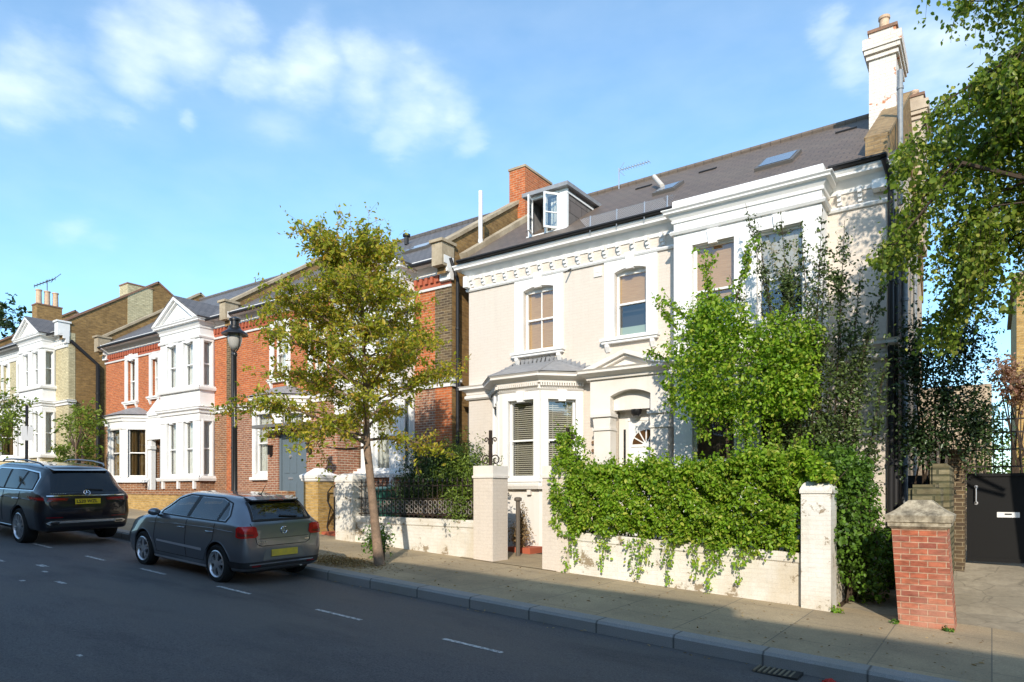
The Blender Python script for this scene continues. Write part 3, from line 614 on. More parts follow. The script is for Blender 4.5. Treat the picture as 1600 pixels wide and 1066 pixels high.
# skylights, vents, tubes
def skylight(par, x0, x1, y0, y1, rfz, up=.09):
    mb = MB(); P = [(x0,y0,rfz(y0)+up), (x1,y0,rfz(y0)+up), (x1,y1,rfz(y1)+up), (x0,y1,rfz(y1)+up)]; mb.slab(P, .14)
    s = mb.build('skylight', mat('skylight_frame', (.12,.11,.10), .5), par)
    mb = MB(); e = .07; P = [(x0+e,y0+e,rfz(y0+e)+up+.012), (x1-e,y0+e,rfz(y0+e)+up+.012), (x1-e,y1-e,rfz(y1-e)+up+.012), (x0+e,y1-e,rfz(y1-e)+up+.012)]; mb.quad(*P); mb.build('glass_pane', mat('skylight_glass', (.16,.2,.26), .06, .9), s, recalc=False)
    return s
skylight(H1, -4.45, -3.62, 15.95, 16.85, rz); skylight(H1, -7.1, -6.5, 16.3, 16.95, rz)
for (x, y) in ((-6.4,17.75), (-3.1,18.0), (-8.3,17.9)):
    mb = MB(); mb.slab([(x,y,rz(y)+.045), (x+.45,y,rz(y)+.045), (x+.45,y+.14,rz(y+.14)+.03), (x,y+.14,rz(y+.14)+.03)], .04); mb.build('roof_vent', M_blackr, rf)
mb = MB(); mb.tube([(-7.55,17.5,rz(17.5)+.3), (-7.0,16.75,rz(16.75)+.12)], .06, 10); mb.build('flue_tube', M_pbrick, H1)
mb = MB(); mb.tube([(-12.0,15.5,8.9), (-12.0,15.5,10.78)], .06, 10); mb.lathe((-12.0,15.5,0), [(.07,9.3), (.07,9.4)], 10); mb.build('flue_pipe', M_frame, H1, smooth=True)
mb = MB()                                          # wire snow guard above the gutter
for i in range(56):
    x = -8.05+2.1*i/55
    for s in (-1, 1): mb.tube([(x,14.62,rz(14.62)+.02), (x+s*.16,14.58,rz(14.58)+.25)], .0045, 3)
for z in (.02,.25): mb.tube([(-8.15,14.6,rz(14.6)+z), (-5.85,14.6,rz(14.6)+z)], .007, 4)
for x in (-7.9,-7.2,-6.5,-5.95): mb.tube([(x,14.5,rz(14.5)-.1), (x,14.52,rz(14.5)+.3)], .014, 5)
mb.build('snow_guard', M_galv, H1)
# dormer
dm = MB(); dx0, dx1, dy, dz0, dz1 = -10.23, -9.03, 15.33, 8.98, 10.06
yb = 14.55+(dz1-8.52)/.660
dm.quad((dx1,dy,dz0), (dx1,yb,dz1), (dx1,dy,dz1))
DO = dm.build('dormer', mat('grey_hung_slate', (.14,.13,.12), .7, fn=brickfn((.17,.155,.14),(.145,.115,.105),(.04,.035,.03), bw=.6, bh=.33, ms=.01, dirt=.2, var=.3)), H1, recalc=False)
mb = MB(); mb.quad((dx0,dy,dz0), (dx0,dy,dz1), (dx0,yb,dz1)); mb.build('dormer_cheek', M_lead, DO, recalc=False)
mb = MB(); mb.slab([(dx0-.1,dy-.18,dz1+.09), (dx1+.12,dy-.18,dz1+.09), (dx1+.12,yb+.2,dz1+.12), (dx0-.1,yb+.2,dz1+.12)], .1); mb.build('dormer_roof', M_lead, DO)
mb = MB(); df = Fr(0, dy)
for a, b in ((dx0,dx0+.12), (dx1-.22,dx1+.02)): mb.boxf(df, a, b, -.05, .03, dz0-.1, dz1)
mb.boxf(df, dx0, dx1, -.05, .035, dz1-.08, dz1); mb.boxf(df, dx0-.02, dx1+.02, -.05, .08, dz0-.06, dz0+.03); mb.boxf(df, dx0+.52, dx0+.58, -.05, .02, dz0, dz1)
mb.slab([(dx1+.012,dy-.02,dz1-.09), (dx1+.03,dy-.02,dz1-.09), (dx1+.03,yb,dz1-.09), (dx1+.012,yb,dz1-.09)], .05)
mb.build('dormer_frame', M_frame, DO)
mb = MB(); mb.boxf(df, dx0+.1, dx1-.2, -.6, -.5, dz0, dz1); mb.build('dark_interior', M_room, DO)
mb = MB(); mb.boxf(df, dx0+.62, dx0+.85, -.18, -.15, dz0, dz1-.1); mb.build('curtain', M_net, DO)
for (hx, ang) in ((dx0+.14, -1.25), (dx1-.24, PI+.9)):
    cf = Fr(hx, dy-.02, ang); mb = MB(); wv = .42
    for a, b in ((0,.045), (wv-.045,wv)): mb.boxf(cf, a, b, -.02, .02, dz0+.05, dz1-.1)
    for a, b in ((dz0+.05,dz0+.10), (dz1-.15,dz1-.1), (dz0+.45,dz0+.475)): mb.boxf(cf, 0.045, wv-.045, -.019, .019, a, b)
    cs = mb.build('casement', M_frame, DO); mb = MB(); mb.boxf(cf, .04, wv-.04, -.003, .003, dz0+.08, dz1-.13); mb.build('glass_pane', M_glass, cs)
mb = MB(); mb.tube([(-9.3,18.9,11.3), (-9.3,18.9,12.02)], .02, 6); mb.tube([(-9.3,18.9,11.95), (-8.3,18.9,11.95)], .011, 5)
for i in range(11): x = -9.2+.088*i; mb.tube([(x,18.78,11.95), (x,19.02,11.95)], .006, 4); mb.tube([(x,18.9,11.90), (x,18.9,11.99)], .006, 4)
mb.tube([(-9.12,18.9,11.75), (-9.3,18.9,11.95), (-9.12,18.9,12.15)], .008, 4)
setp(mb.build('television_aerial', M_galv), 'silver spiky television aerial on the ridge of the cream house', 'aerial')
mb = MB(); mb.lathe((-9.62,16.9,10.5), [(0,.0), (.12,.02), (.2,.06), (.21,.08)], 16, 'y'); mb.tube([(-9.62,16.9,10.0), (-9.62,16.9,10.5), (-9.62,16.7,10.52)], .015, 6)
setp(mb.build('satellite_dish', M_blackr, smooth=True), 'small dark satellite dish seen edge-on behind the dormer', 'satellite dish')

# ================================================================ Victorian houses down the street
def std_house(x1, wid, name, label, group, up, lo, side, dz=0, block=False, red_dent=True, cream=False, q=True):
    x0 = x1-wid; cx = x1-wid/2
    T = thing(name, (cx, 14.9, gz(cx)+.15), label, 'house', group); F = Fr(0, 14.9)
    e = 8.62+dz; s0 = 5.16+dz; sl = 2.78+dz
    uw = [(x1-8.2,x1-7.45,6.13+dz,7.95+dz), (x1-6.1,x1-5.55,6.2+dz,7.8+dz)]
    mb = MB(); mb.wallf(F, x0, x1, s0+.1, e, uw, th=.2); mb.build('upper_wall', up, T, recalc=False)
    mb = MB(); mb.wallf(F, x0, x1, 0, s0+.1, [(x1-5.9,x1-4.85,1.9+dz,4.3+dz)], th=.3); mb.build('lower_wall', lo, T, recalc=False)
    yb = 23.6; sr = .66; ez = e+.18; rzz = lambda y: ez+(y-14.6)*sr; rt = rzz(19.3)
    mb = MB()
    for x in (x0, x1):
        pts = [(x,14.9,0), (x,24,0), (x,24,rzz(14.6)), (x,19.3,rt), (x,14.9,rzz(14.9))]; mb.quad(*(pts if x == x1 else pts[::-1]))
    mb.quad((x0,24,0), (x0,24,ez), (x1,24,ez), (x1,24,0)); mb.build('gable_wall', side, T, recalc=False)
    for i, w in enumerate(uw): window(T, F, *w, blind='net', sur=.2, sill=.14, split=.5)
    mb = MB(); mb.slab([(x0,14.5,rzz(14.5)), (x1,14.5,rzz(14.5)), (x1,19.3,rt), (x0,19.3,rt)], .08); mb.slab([(x0,19.3,rt), (x1,19.3,rt), (x1,24.1,rzz(14.5)), (x0,24.1,rzz(14.5))], .08)
    rf = mb.build('roof', M_slate2, T); mb = MB(); mb.tube([(x0,19.3,rt+.03), (x1,19.3,rt+.03)], .09, 8); mb.build('ridge_tiles', M_slate2, rf)
    # parapets over the party walls
    for x, w in ((x0+.12,.3), (x1-.15,.3))[1 if block else 0:]:
        mb = MB(); pts = [(14.62,rzz(14.62)-.5), (19.3,rt-.5), (24,rzz(14.6)-.5), (24,rzz(14.6)+.32), (19.3,rt+.34), (14.62,rzz(14.62)+.34)]; n = 6
        mb.add([(x-w/2,y,z) for y, z in pts]+[(x+w/2+.003,y,z) for y, z in pts], [tuple(range(n)), tuple(range(2*n-1,n-1,-1))]+[(i,n+i,n+(i+1)%n,(i+1)%n) for i in range(n)])
        pp = mb.build('parapet', side, T)
        mb = MB(); mb.slab([(x-w/2-.05,14.55,rzz(14.55)+.42), (x+w/2+.06,14.55,rzz(14.55)+.42), (x+w/2+.06,19.3,rt+.42), (x-w/2-.05,19.3,rt+.42)], .09)
        mb.slab([(x-w/2-.05,19.3,rt+.42), (x+w/2+.06,19.3,rt+.42), (x+w/2+.06,24.1,rzz(14.5)+.42), (x-w/2-.05,24.1,rzz(14.5)+.42)], .09)
        mb.build('coping', M_copred if cream else M_coping, pp)
        mb = MB(); mb.box(x-w/2-.03, x+w/2+.05, 14.42, 14.95, rzz(14.6)-.3, rzz(14.6)+.34); mb.box(x-w/2-.08, x+w/2+.1, 14.36, 15.0, rzz(14.6)+.34, rzz(14.6)+.42); mb.build('kneeler', M_coping if not cream else M_white, pp)
        mb = MB(); fx = Fr(0, 14.9)
        for (a, b, d) in ((e-.45,e-.25,.14), (e-.25,e-.05,.26), (e-.05,e+.17,.40)): mb.boxf(fx, x-w/2-.03, x+w/2+.06, -.02, d, a, b)
        mb.build('corbel', M_white, pp)
    mb = MB(); mb.mould([(x0,14.9), (x1,14.9)], cornice_prof(e-.22, .42, .26)); mb.mould([(x0,14.9), (x1,14.9)], [(-.02,e-.62), (.05,e-.62), (.07,e-.56), (-.02,e-.55)]); mb.build('eaves_cornice', M_white, T)
    mb = MB()
    x = x0+.3
    while x < x1-.2: mb.boxf(F, x-.05, x+.05, -.01, .10, e-.42, e-.24); x += .21
    mb.boxf(F, x0, x1, -.01, .03, e-.53, e-.21)
    mb.build('dentil_band', mat('red_dentil', (.38,.10,.05), .8) if red_dent else M_white, T)
    mb = MB(); mb.tube([(x0+.32,14.42,rzz(14.42)-.03), (x1-.34,14.42,rzz(14.42)-.03)], .05, 8); mb.build('gutter', M_blackr, T)
    SPp = [(-.02,s0), (.05,s0), (.06,s0+.09), (.13,s0+.14), (.13,s0+.19), (.16,s0+.23), (-.02,s0+.27)]
    mb = MB(); mb.mould([(x0,14.9), (x1+.01,14.9), (x1+.01,15.2)], SPp)
    # canted ground-floor bay
    A, B = x1-8.3, x1-6.97; cp = [(A-.785,14.9), (A,14.115), (B,14.115), (B+.785,14.9)]
    mb.mould(cp, SPp); mb.mould(cp, [(-.02,s0-.36), (.03,s0-.36), (.05,s0-.3), (-.02,s0-.29)]); mb.mould(cp, [(-.02,sl-.24), (.1,sl-.22), (.1,sl-.12), (-.02,sl-.1)])
    bx0, bx1, by = x1-4.28, x1-1.43, 14.3; bp = [(bx0,15.0), (bx0,by), (bx1,by), (bx1,15.0)]
    mb.mould(bp, SPp); mb.mould(bp, [(-.02,s0-.30), (.02,s0-.30), (.03,s0-.1), (-.02,s0-.1)])
    mb.mould(bp, [(-.02,e-.62), (.05,e-.62), (.07,e-.56), (.04,e-.5), (-.02,e-.5)]); mb.mould(bp, cornice_prof(e-.24, .34, .20)); mb.mould(bp, [(-.02,6.03+dz), (.1,6.03+dz), (.12,6.10+dz), (.12,6.14+dz), (-.02,6.16+dz)]); mb.mould(bp, [(-.02,sl-.2), (.1,sl-.2), (.12,sl-.12), (.12,sl-.07), (-.02,sl-.05)])
    mb.build('stone_bands', M_white, T)
    cz0, cz1 = sl, 4.86+dz; L = .785*math.sqrt(2); fs = [(Fr(A,14.115), B-A), (Fr(B,14.115,PI/4), L), (Fr(A-.785,14.9,-PI/4), L)]
    mb = MB()
    for fr, l in fs: mb.wallf(fr, 0, l, sl-.2, s0+.1, [(.18,l-.18,cz0,cz1)], th=.1)
    mb.build('bay_window', M_white, T, recalc=False); mb = MB()
    for fr, l in fs: mb.wallf(fr, 0, l, .3, sl-.2)
    mb.build('bay_base', lo, T, recalc=False)
    for i, (fr, l) in enumerate(fs): window(T, fr, .2, l-.2, cz0, cz1, blind='gold' if (i < 2 and not block) else 'net', sur=.06, proud=.02, key=False, sill=0, rec=.08, room=.33)
    mb = MB(); z = s0+.27; mb.quad((A-.15,13.93,z), (B+.15,13.93,z), (B-.25,14.9,z+.42), (A+.25,14.9,z+.42)); mb.quad((A-1.0,14.9,z), (A-.15,13.93,z), (A+.25,14.9,z+.42)); mb.quad((B+.15,13.93,z), (B+1.0,14.9,z), (B-.25,14.9,z+.42)); mb.build('bay_roof', M_lead, T, recalc=False)
    # square bay
    FB = Fr(0, by); FS = Fr(bx1, by, PI/2)
    bw = [(bx0+.55,bx0+1.25,a,b) for a, b in ((cz0,cz1), (6.2+dz,7.9+dz))]+[(bx1-1.1,bx1-.4,a,b) for a, b in ((cz0,cz1), (6.2+dz,7.9+dz))]
    sw = [(.14,.48,cz0,cz1), (.14,.48,6.2+dz,7.9+dz)]
    mb = MB(); mb.wallf(FB, bx0, bx1, sl-.15, e, bw, th=.1); mb.wallf(FS, 0, .62, sl-.15, e, sw, th=.1); mb.quad((bx0,15,sl-.15), (bx0,by,sl-.15), (bx0,by,e), (bx0,15,e)); mb.build('square_bay', M_white, T, recalc=False); mb = MB(); mb.wallf(FB, bx0, bx1, .3, sl-.15); mb.wallf(FS, 0, .62, .3, sl-.15); mb.build('bay_base', lo, T, recalc=False)
    for w in bw: window(T, FB, *w, blind='net', sur=.1, proud=.03, sill=.08, brk=False, rec=.08, room=.5, key=True)
    for w in sw: window(T, FS, *w, blind='net', sur=.08, proud=.03, sill=.08, brk=False, rec=.08, key=False, room=.3, fw=.035)
    for u in (bx0+.3, bx0+1.42, bx1-.3): mb = MB(); mb.boxf(FB, u-.06, u+.06, -.01, .09, sl-.5, sl-.2); mb.build('bracket', M_white, T)
    for a, b in ((bx0+.15,bx0+1.3), (bx1-1.25,bx1-.12)): mb = MB(); mb.boxf(FB, a, b, 0, .02, 5.55+dz, 5.95+dz); mb.build('raised_panel', M_white, T)
    # pediment roof on the bay
    mid = (bx0+bx1)/2; pz = e+.10; ap = pz+1.0; mb = MB()
    mb.prismf(FB, [(bx0-.05,pz), (bx1+.05,pz), (mid,ap-.14)], -.3, .06)
    for (o, h, d) in ((0,.13,.26), (.15,.08,.16)):
        for s, X0 in ((1,bx0-.25), (-1,bx1+.25)):
            mb.prismf(FB, [(X0,pz-o*.3), (mid,ap-o), (mid,ap-o-h), (X0+s*.3,pz-o*.3)][::s], -.3, d)
    mb.prismf(FB, [(mid-.55,pz+.12), (mid+.55,pz+.12), (mid,pz+.52)], .05, .10)
    pd = mb.build('pediment', M_white, T)
    mb = MB(); yr = 14.6+(ap+.03-ez)/sr
    mb.slab([(bx0-.28,by-.26,pz+.03), (mid,by-.26,ap+.04), (mid,yr,ap+.04), (bx0-.28,15.0,pz+.03)][::-1], -.05); mb.slab([(mid,by-.26,ap+.04), (bx1+.28,by-.26,pz+.03), (bx1+.28,15.0,pz+.03), (mid,yr,ap+.04)][::-1], -.05)
    mb.build('pediment_roof', M_slate2, pd)
    if q:
        mb = MB(); mb.boxf(F, x1-.62, x1+.004, -.01, .012, s0+.2, e-.6); mb.build('quoin_strip', M_dark, T)
        mb = MB(); mb.boxf(F, x1-.62, x1+.004, -.01, .012, 1.0+dz, s0); mb.build('pilaster', M_red, T)
    if not block:                                  # porch with a little pediment
        mb = MB(); mb.boxf(F, x1-6.15, x1-5.85, -.02, .16, 1, s0); mb.boxf(F, x1-4.9, x1-4.45, -.02, .16, 1, s0); mb.boxf(F, x1-6.2, x1-4.4, -.02, .2, 4.35+dz, s0+.05)
        mb.prismf(F, [(x1-6.4,s0+.2), (x1-4.3,s0+.2), (x1-5.35,s0+.85)], -.02, .18); mb.boxf(F, x1-6.2, x1-5.8, -.02, .22, 3.95+dz, 4.1+dz); mb.build('porch', M_white, T)
        mb = MB(); mb.boxf(F, x1-5.9, x1-4.85, -.3, -.22, 1.9+dz, 4.3+dz); mb.build('front_door', M_door, T)
    return T, F, rzz
H3, F3, rz3 = std_house(-23.02, 10.2, 'terraced_house', 'red brick villa with white bays and a pedimented gable beyond the lamp post', 'red brick villas', M_red, M_brown, M_stock)
H2, F2, rz2 = std_house(-12.57, 10.44, 'terraced_house', 'red brick villa with slate-blue door behind the street tree, next to the cream house', 'red brick villas', M_red, mat('pink_brown_brick', (.3,.2,.15), .85, .2, fn=brickfn((.35,.155,.085),(.25,.105,.065),(.50,.42,.32), dirt=.12)), M_stock, block=True)
H4, F4, rz4 = std_house(-37.1, 10.3, 'terraced_house', 'cream brick villa with brown brick gable wall and three-pot chimney, farthest left', 'pale brick villas', M_cream, M_cream, M_stock, dz=1.3, cream=True, red_dent=False, q=False)
mb = MB(); F = F4
for i in range(30):                                # cream corner blocks on the gable side
    if i % 2 == 0: mb.box(-37.1, -37.085, 14.9, 15.2, .5, 10.0) if i == 0 else None
mb.build('quoin_strip', M_cream, H4)
chimney(H4, -37.95, -37.08, 17.7, 19.0, 10.5, 13.1, M_cream, 0, cor=False); chimney(H4, -44.2, -43.5, 15.9, 17.15, 10.0, 12.65, M_stock, 3, cor=False, pr=.15, ph=.85)
chimney(H2, -12.9, -12.28, 18.2, 19.8, 11.0, 12.62, M_red, 0, capm=M_coping, cor=False)
mb = MB(); mb.tube([(-43.8,16.5,12.6), (-43.8,16.5,14.2)], .025, 5); mb.tube([(-45.0,16.3,14.0), (-43.0,16.6,14.15)], .03, 5)
for i in range(8): a = i/7; x, y, z = -45+2*a, 16.3+.3*a, 14+.15*a; mb.tube([(x,y,z-.1), (x,y,z+.1)], .015, 4)
for s in (-1, 1): mb.tube([(-43.2,16.6,14.15), (-42.9,16.6+.25*s,14.15+.3*s)], .018, 4)
setp(mb.build('television_aerial', M_iron), 'dark television aerial above the three-pot chimney on the far left', 'aerial')
skylight(H2, -16.0, -14.9, 16.4, 17.0, rz2); skylight(H3, -25.6, -24.6, 16.6, 17.8, rz3)
mb = MB(); mb.tube([(-17.6,18.3,rz2(18.3)), (-17.6,18.3,rz2(18.3)+.3)], .08, 8); mb.lathe((-17.6,18.3,rz2(18.3)+.3), [(0,.12), (.14,.08), (.14,0), (.08,0)], 10); mb.build('roof_vent', M_blackr, H2)
downpipe(H2, -12.42, 14.98, .9, 8.2, .05, head=(-12.5,14.75,8.75)); downpipe(H2, -23.1, 14.8, 1.4, 8.4, .055)
downpipe(H4, -37.0, 16.2, 3, 8.6, .09, head=(-37.0,14.95,9.6))
mb = MB(); mb.tube([(-12.55,16.6,7.9), (-12.42,16.55,7.95), (-12.3,16.5,7.75)], .06, 8); mb.build('overflow_pipe', M_frame, H2)
# the brick porch of the second house
mb = MB(); bf = Fr(0, 13.6); mb.wallf(bf, -19.28, -15.9, .8, 4.15, [(-18.72,-17.32,1.5,4.0)], th=.14); mb.quad((-15.9,13.6,.8), (-15.9,14.9,.8), (-15.9,14.9,4.15), (-15.9,13.6,4.15)); mb.quad((-19.28,14.9,.8), (-19.28,13.6,.8), (-19.28,13.6,4.15), (-19.28,14.9,4.15)); mb.quad((-19.28,13.6,4.15), (-15.9,13.6,4.15), (-15.9,14.9,4.15), (-19.28,14.9,4.15))
PB = mb.build('brick_porch', mat('porch_brick', (.3,.2,.15), .85, .2, fn=brickfn((.37,.165,.095),(.27,.115,.07),(.52,.44,.34), dirt=.1)), H2, recalc=False)
mb = MB(); mb.boxf(bf, -18.62, -17.78, -.14, -.09, 1.5, 3.86)
for a, b, c, d in ((-18.5,-18.24,1.7,2.45), (-18.14,-17.9,1.7,2.45), (-18.5,-18.24,2.75,3.35), (-18.14,-17.9,2.75,3.35), (-18.5,-17.9,3.45,3.75)): mb.boxf(bf, a, b, -.09, -.075, c, d)
fd = mb.build('front_door', M_door, H2)
mb = MB(); mb.boxf(bf, -18.72, -18.62, -.14, -.04, 1.5, 4.0); mb.boxf(bf, -17.78, -17.32, -.14, -.05, 1.5, 4.0); mb.boxf(bf, -18.62, -17.78, -.14, -.04, 3.86, 4.0); mb.build('door_frame', M_door, fd)
mb = MB(); mb.boxf(bf, -18.3, -18.1, -.09, -.07, 2.55, 2.62); mb.build('letter_plate', M_galv, fd)
mb = MB(); mb.lathe((-18.2,13.67,3.28), [(0,-.03), (.05,-.02), (.06,.02)], 10, 'y'); mb.build('door_knocker', M_galv, fd)
mb = MB(); mb.boxf(bf, -19.4, -17.0, .0, .5, 4.18, 4.28); cn = mb.build('canopy', mat('canopy_zinc', (.16,.155,.15), .5), H2)
mb = MB(); mb.boxf(bf, -17.9, -15.9, -.02, .06, 4.10, 4.195); mb.build('canopy_flashing', M_frame, cn)
for x in (-19.05, -17.1):
    mb = MB(); mb.boxf(bf, x-.05, x+.05, 0, .14, 3.35, 3.62); mb.boxf(bf, x-.07, x+.07, .0, .17, 3.62, 3.66); mb.build('wall_lantern', M_black, H2)
# dark boarded passage between the two houses
mb = MB()
for i in range(5): mb.box(-12.55+.12*i, -12.44+.12*i, 15.6, 15.64, .7, 4.55)
mb.box(-12.55, -11.95, 15.64, 15.7, .7, 4.5)
setp(mb.build('passage_gate', mat('grey_board', (.09,.085,.08), .8)), 'tall grey boarded gate closing the gap left of the cream house', 'gate')

# ================================================================ front walls, pillars and gates
def gp(x): return gz(x)+.13
def pillar(name, x0, x1, y0, y1, zc, zt, label, m, capm, group=None, cap='block', lean=0, parts=True, gr=None):
    xm = (x0+x1)/2; g = gp(xm)-.1 if gr is None else gr; T = thing(name, (xm, (y0+y1)/2, g+.1), label, 'pillar', group); mb = MB()
    mb.add([(x0+lean,y0,g),(x1+lean,y0,g),(x1+lean,y1,g),(x0+lean,y1,g),(x0,y0,zc),(x1,y0,zc),(x1,y1,zc),(x0,y1,zc)], [(0,3,2,1),(4,5,6,7),(0,1,5,4),(1,2,6,5),(2,3,7,6),(3,0,4,7)])
    mb.build('shaft', m, T); mb = MB()
    if cap == 'block': mb.box(x0-.025, x1+.025, y0-.025, y1+.025, zc-.002, zc+.05); mb.box(x0-.005, x1+.005, y0-.005, y1+.005, zc+.05, zt)
    elif cap == 'round':
        h = zt-zc; pr = [(0,.02), (.28*h,.02), (.5*h,.0), (.75*h,-.03), (.92*h,-.08), (h,-.16)]
        for (a, e), (b, f) in zip(pr[:-1], pr[1:]): mb.add([(x0-e,y0-e,zc+a),(x1+e,y0-e,zc+a),(x1+e,y1+e,zc+a),(x0-e,y1+e,zc+a),(x0-f,y0-f,zc+b),(x1+f,y0-f,zc+b),(x1+f,y1+f,zc+b),(x0-f,y1+f,zc+b)], [(0,1,5,4),(1,2,6,5),(2,3,7,6),(3,0,4,7)]+([(4,5,6,7)] if b == h else [])+([(3,2,1,0)] if a == 0 else []))
    else:
        h = zt-zc; pr = [(0,.0), (.1*h,.045), (.22*h,.05), (.25*h,.07), (.48*h,.085), (.52*h,.06), (.66*h,-.04), (.85*h,-.13), (1.0*h,-.2)]
        for (a, e), (b, f) in zip(pr[:-1], pr[1:]): mb.add([(x0-e,y0-e,zc+a),(x1+e,y0-e,zc+a),(x1+e,y1+e,zc+a),(x0-e,y1+e,zc+a),(x0-f,y0-f,zc+b),(x1+f,y0-f,zc+b),(x1+f,y1+f,zc+b),(x0-f,y1+f,zc+b)], [(0,1,5,4),(1,2,6,5),(2,3,7,6),(3,0,4,7)]+([(4,5,6,7)] if b == zt-zc else [])+([(3,2,1,0)] if a == 0 else []))
    mb.build('cap', capm, T); return T
pillar('gate_pillar', -9.21, -8.69, 11.65, 12.2, 2.45, 2.71, 'cream painted square gate pillar with a scrolled iron finial fully visible on top', M_pbrick, M_cream2, 'cream gate pillars')
pillar('gate_pillar', -7.44, -6.84, 11.65, 12.2, 2.43, 2.67, 'cream painted gate pillar half swallowed by the green hedge', M_pbrick, M_cream2, 'cream gate pillars')
pillar('gate_pillar', -2.50, -2.06, 11.60, 12.08, 2.12, 2.33, 'chipped white pillar with rounded top at the right end of the hedge wall', M_wbrick, M_wbrick, cap='round')
pillar('gate_pillar', -1.21, -.52, 11.45, 12.15, 1.60, 2.02, 'leaning red brick gate pillar with weathered stone cap', mat('gate_red_brick', (.4,.15,.09), .85, .2, fn=brickfn((.44,.135,.07),(.26,.08,.055),(.46,.30,.20), bh=.088, ms=.009, dirt=.55, bstr=1.0, dirtcol=(.55,.33,.24), var=1.3, streak=.25)), M_stone, cap='pyr', lean=.10)
pillar('gate_pillar', -13.69, -13.05, 11.65, 12.25, 2.40, 2.62, 'white peeling pillar with rounded top beside the black railings', M_wbrick, M_wbrick, cap='round')
pillar('gate_pillar', -15.40, -14.80, 12.0, 12.55, 2.42, 2.80, 'yellow brick pillar with flared white stone cap', M_ystock, M_white, cap='pyr')
def finial(x, y, z, label):
    mb = MB(); mb.box(x-.035, x+.035, y-.02, y+.02, z, z+.78)
    for s in (-1, 1):
        for (cx, cz, r0, tn) in ((.135,.13,.125,1.25), (.115,.57,.06,1.1)):
            pts = []
            for i in range(26):
                a = i/25; q = PI*(1-a*2*tn) if s else 0; r = r0*(1-.72*a); pts.append((x+s*(cx-r*math.cos(PI*2*tn*a)), y, z+cz+r*math.sin(PI*2*tn*a)))
            mb.tube(pts, .014, 5)
        mb.tube([(x+s*.015,y,z+.42), (x+s*.06,y,z+.5), (x+s*.055,y,z+.57)], .009, 5); mb.tube([(x+s*.02,y,z+.36), (x+s*.05,y,z+.25), (x+s*.01,y,z+.14)], .009, 5)
    setp(mb.build('iron_finial', M_iron), label, 'finial', 'scrolled iron finials')
finial(-8.95, 11.92, 2.71, 'wrought iron scroll finial standing clear on the left cream pillar')
finial(-7.0, 11.92, 2.67, 'wrought iron finial wrapped in leaves at the left end of the hedge')
def gwall(name, x0, x1, y0, y1, z0t, z1t, label, m, cope=.17, cat='wall', capm=None):
    T = thing(name, ((x0+x1)/2, (y0+y1)/2, gp((x0+x1)/2)), label, cat)
    g0, g1 = gp(x0)-.1, gp(x1)-.1
    def blk(a0, a1, b0, b1, e): return MB().add([(x0,y0-e,a0),(x1,y0-e,a1),(x1,y1+e,a1),(x0,y1+e,a0),(x0,y0-e,b0),(x1,y0-e,b1),(x1,y1+e,b1),(x0,y1+e,b0)], [(0,3,2,1),(4,5,6,7),(0,1,5,4),(1,2,6,5),(2,3,7,6),(3,0,4,7)])
    blk(g0, g1, z0t-cope, z1t-cope, 0).build('wall_face', m, T); blk(z0t-cope+.001, z1t-cope+.001, z0t, z1t, .025).build('coping', capm or m, T, bevel=.015); return T
gwall('garden_wall', -6.84, -2.50, 11.72, 11.95, 1.36, 1.15, 'white painted garden wall under the hanging green hedge', M_wbrick)
gwall('garden_wall', -13.05, -9.21, 11.74, 11.98, 1.55, 1.52, 'white painted low wall carrying black railings, with tree shadow on it', M_wbrick)
gwall('garden_wall', -31.0, -15.9, 11.85, 12.1, 2.28, 2.18, 'low yellow brick wall behind the two parked cars', M_ystock, capm=M_brown)
mb = MB(); mb.box(-2.34, -2.10, 12.08, 15.0, .1, 1.15); setp(mb.build('side_garden_wall', M_wbrick), 'low white wall running back under the ivy right of the hedge', 'wall')
# path step, dry shrub planter
mb = MB(); mb.box(-9.6, -8.9, 13.4, 14.05, .5, .82); setp(mb.build('brick_planter', M_redtile), 'low red brick planter edge at the end of the garden path', 'planter')
mb = MB(); mb.tube([(-8.9,12.9,.6), (-8.9,12.9,1.95)], .05, 8); mb.lathe((-8.9,12.9,1.93), [(.05,0), (.09,.02), (.09,.08), (.05,.10)], 8); setp(mb.build('wooden_post', mat('grey_wood', (.12,.10,.08), .8)), 'short dark post just inside the left cream pillar', 'post')
# old boundary wall, brick pier, black gate and its railings
mb = MB(); mb.box(-1.10, -.66, 12.6, 13.5, .2, 2.26); o = mb.build('boundary_wall', M_oldwall, bevel=.06); setp(o, 'weathered stepped stone wall end right behind the leaning pillar', 'wall')
mb = MB(); mb.box(-.86, -.58, 13.52, 15.3, .3, 2.62); setp(mb.build('boundary_wall', M_oldwall, bevel=.04), 'taller old mossy wall behind the stepped wall end', 'wall')
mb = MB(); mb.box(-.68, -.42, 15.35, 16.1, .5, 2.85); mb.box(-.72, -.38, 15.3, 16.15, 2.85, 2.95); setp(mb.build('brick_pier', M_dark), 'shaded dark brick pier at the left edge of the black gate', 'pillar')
GT = thing('black_gate', (.4,16,.78), 'solid black gate with white letter plate and thin pull handle', 'gate')
mb = MB(); M_gate = mat('black_gate_paint', (.007,.007,.007), .65, .25); mb.box(-.40, 1.5, 16.0, 16.04, .80, 2.50); mb.build('gate_leaf', M_gate, GT)
mb = MB()
for a, b, c, d in ((-.40,-.34,.80,2.5), (1.44,1.5,.8,2.5), (-.34,1.44,2.44,2.5), (-.34,1.44,.8,.88)): mb.box(a, b, 15.975, 15.999, c, d)
mb.build('gate_frame', M_gate, GT)
mb = MB(); mb.box(.08, .43, 15.985, 15.999, 1.66, 1.76); lp = mb.build('letter_plate', M_frame, GT)
mb = MB(); mb.box(.2, .31, 15.98, 15.985, 1.71, 1.735); mb.build('letter_slot', M_black, lp)
